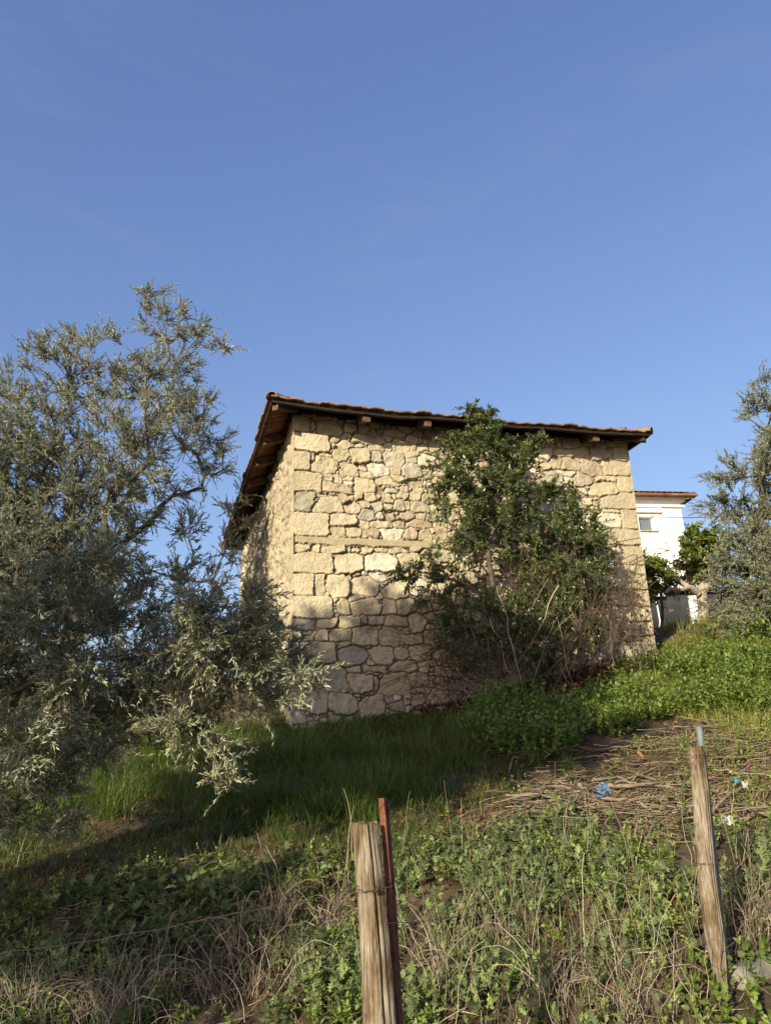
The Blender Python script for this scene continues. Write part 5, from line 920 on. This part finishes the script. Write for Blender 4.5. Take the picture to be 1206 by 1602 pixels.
# green net
m_ = MB(); a, b = P(1020, 1000, 15.6), P(1079, 990, 15.6); n = 24; t = np.linspace(0, 1, n); V = []
for k, hgt in enumerate((0, .09, .18, .27)): V.append(a+(b-a)*t[:, None]+zz*(hgt-.1)+np.stack([0*t, .05*noise(t*9, k), .03*noise(t*11, k+4)], 1))
V = np.concatenate(V); m_.add(V, gridq(4, n)); m_.add(V+np.array([0, .012, 0]), gridq(4, n)); tag(m_.build('garden_net', M['net'], None, False), 'sagging green net strip in front of the dark shed', 'net')
# pollarded garden tree and evergreen bushes
M['palebark'] = surf('pale_bark', [(.3, (.28, .22, .16)), (.5, (.45, .38, .28)), (.75, (.6, .53, .43))], 7, 8, .95, .1, .8, .02)
def gtree(name, label, cat, base, trunk, tr, blobs, dens, seed, lsize=.09, bark='palebark', Y=14., nsh=6, fy=1.2):
    c = P(base[0], base[1], Y); b = np.array([c[0], c[1], float(H(c[0], c[1]))-.1])
    return tree(name, label, cat, [b]+[np.array(P(x, y, Y)) for x, y in trunk], tr, [bl(x, y, Y+.1, q, fy) for x, y, q in blobs], dens, seed, nsh, .22, 12, lsize, lsize*.5, 'garden', up=.3, droop=.25, bark=bark, template=LEAF6, spread=1.0, split=.02, group='garden trees beyond the brow')
gtree('pollarded_tree', 'stout pale-barked pollarded tree with a green crown left of the right olive', 'tree', (1101, 1000), [(1100, 970), (1099, 945), (1096, 925)], .10, [(1095, 845, 26), (1080, 858, 18), (1115, 850, 20), (1095, 880, 24), (1075, 875, 12), (1120, 880, 18), (1085, 900, 12), (1110, 905, 14)], 70, 501, lsize=.1, nsh=8)
gtree('garden_tree', 'rounded olive-green bush in front of the white house at the corner of the stone house', 'bush', (1035, 1000), [(1036, 960), (1033, 925)], .03, [(1018, 885, 16), (1030, 895, 20), (1045, 895, 14), (1015, 915, 12), (1022, 870, 8), (1005, 885, 12), (1050, 905, 10), (1040, 925, 9), (1020, 925, 8)], 110, 502, Y=15., bark='bark', nsh=8)
m_ = MB(); k_ = np.array([P(1092, 928, 13.9), P(1078, 918, 13.8), P(1062, 924, 13.7), P(1048, 921, 13.6), P(1040, 928, 13.6)]); k_, _ = resample(k_, np.ones(5), 14); m_.tubes(k_, (np.linspace(.065, .03, 14)*(1+.2*noise(np.arange(14)*.9, 3)))[None], 8, cap=True)
k_ = np.array([P(1078, 920, 13.8), P(1060, 907, 13.8), P(1052, 905, 13.8)]); k_, _ = resample(k_, np.ones(3), 8); m_.tubes(k_, np.linspace(.06, .03, 8)[None], 7, cap=True); m_.build('limb', M['palebark'], [o for o in col.objects if o.name.startswith('pollarded_tree')][0])
# cable
a, b = P(1018, 808, 30.6), P(1300, 780, 22.0); t = np.linspace(0, 1, 50)[:, None]; m_ = MB(); m_.tubes(a*(1-t)+b*t-zz*1.0*(t*(1-t)), .018, 5); tag(m_.build('power_cable', M['wire'], None), 'thin dark cable running from the white house to the right', 'cable')
# far house on the left, glimpsed through the olive
c = P(55, 1076, 60.); zb3 = float(H(c[0], c[1])); fh = empty('far_house', (c[0], c[1], zb3), 'tiny pale house glimpsed through the left olive branches', 'house')
def bxf(mb, x0, x1, y0, y1, z0, z1): mb.box(np.array([c[0]+(x0+x1)/2, c[1]+(y0+y1)/2, (z0+z1)/2]), np.array([(x1-x0)/2, 0, 0]), np.array([0, (y1-y0)/2, 0]), np.array([0, 0, (z1-z0)/2]))
m_ = MB(); bxf(m_, -3, 3, 0, 6, zb3-.5, c[2]+.5); m_.build('wall', M['white'], fh, False)
m_ = MB(); zq = c[2]+.503; V = [[c[0]-3.4, c[1]-.4, zq], [c[0]+3.4, c[1]-.4, zq], [c[0]+3.4, c[1]+6.4, zq], [c[0]-3.4, c[1]+6.4, zq], [c[0]-2, c[1]+3, zq+1.1], [c[0]+2, c[1]+3, zq+1.1]]
m_.add(np.array(V), [[0, 1, 5, 4], [2, 3, 4, 5], [3, 2, 1, 0]], [[1, 2, 5], [3, 0, 4]]); m_.build('roof', M['clay_far'], fh, False)
for k in (-1.6, 1.2): m_ = MB(); bxf(m_, k, k+.8, -.03, .05, c[2]-1.0, c[2]-.1); m_.build('window', M['glass'], fh, False)
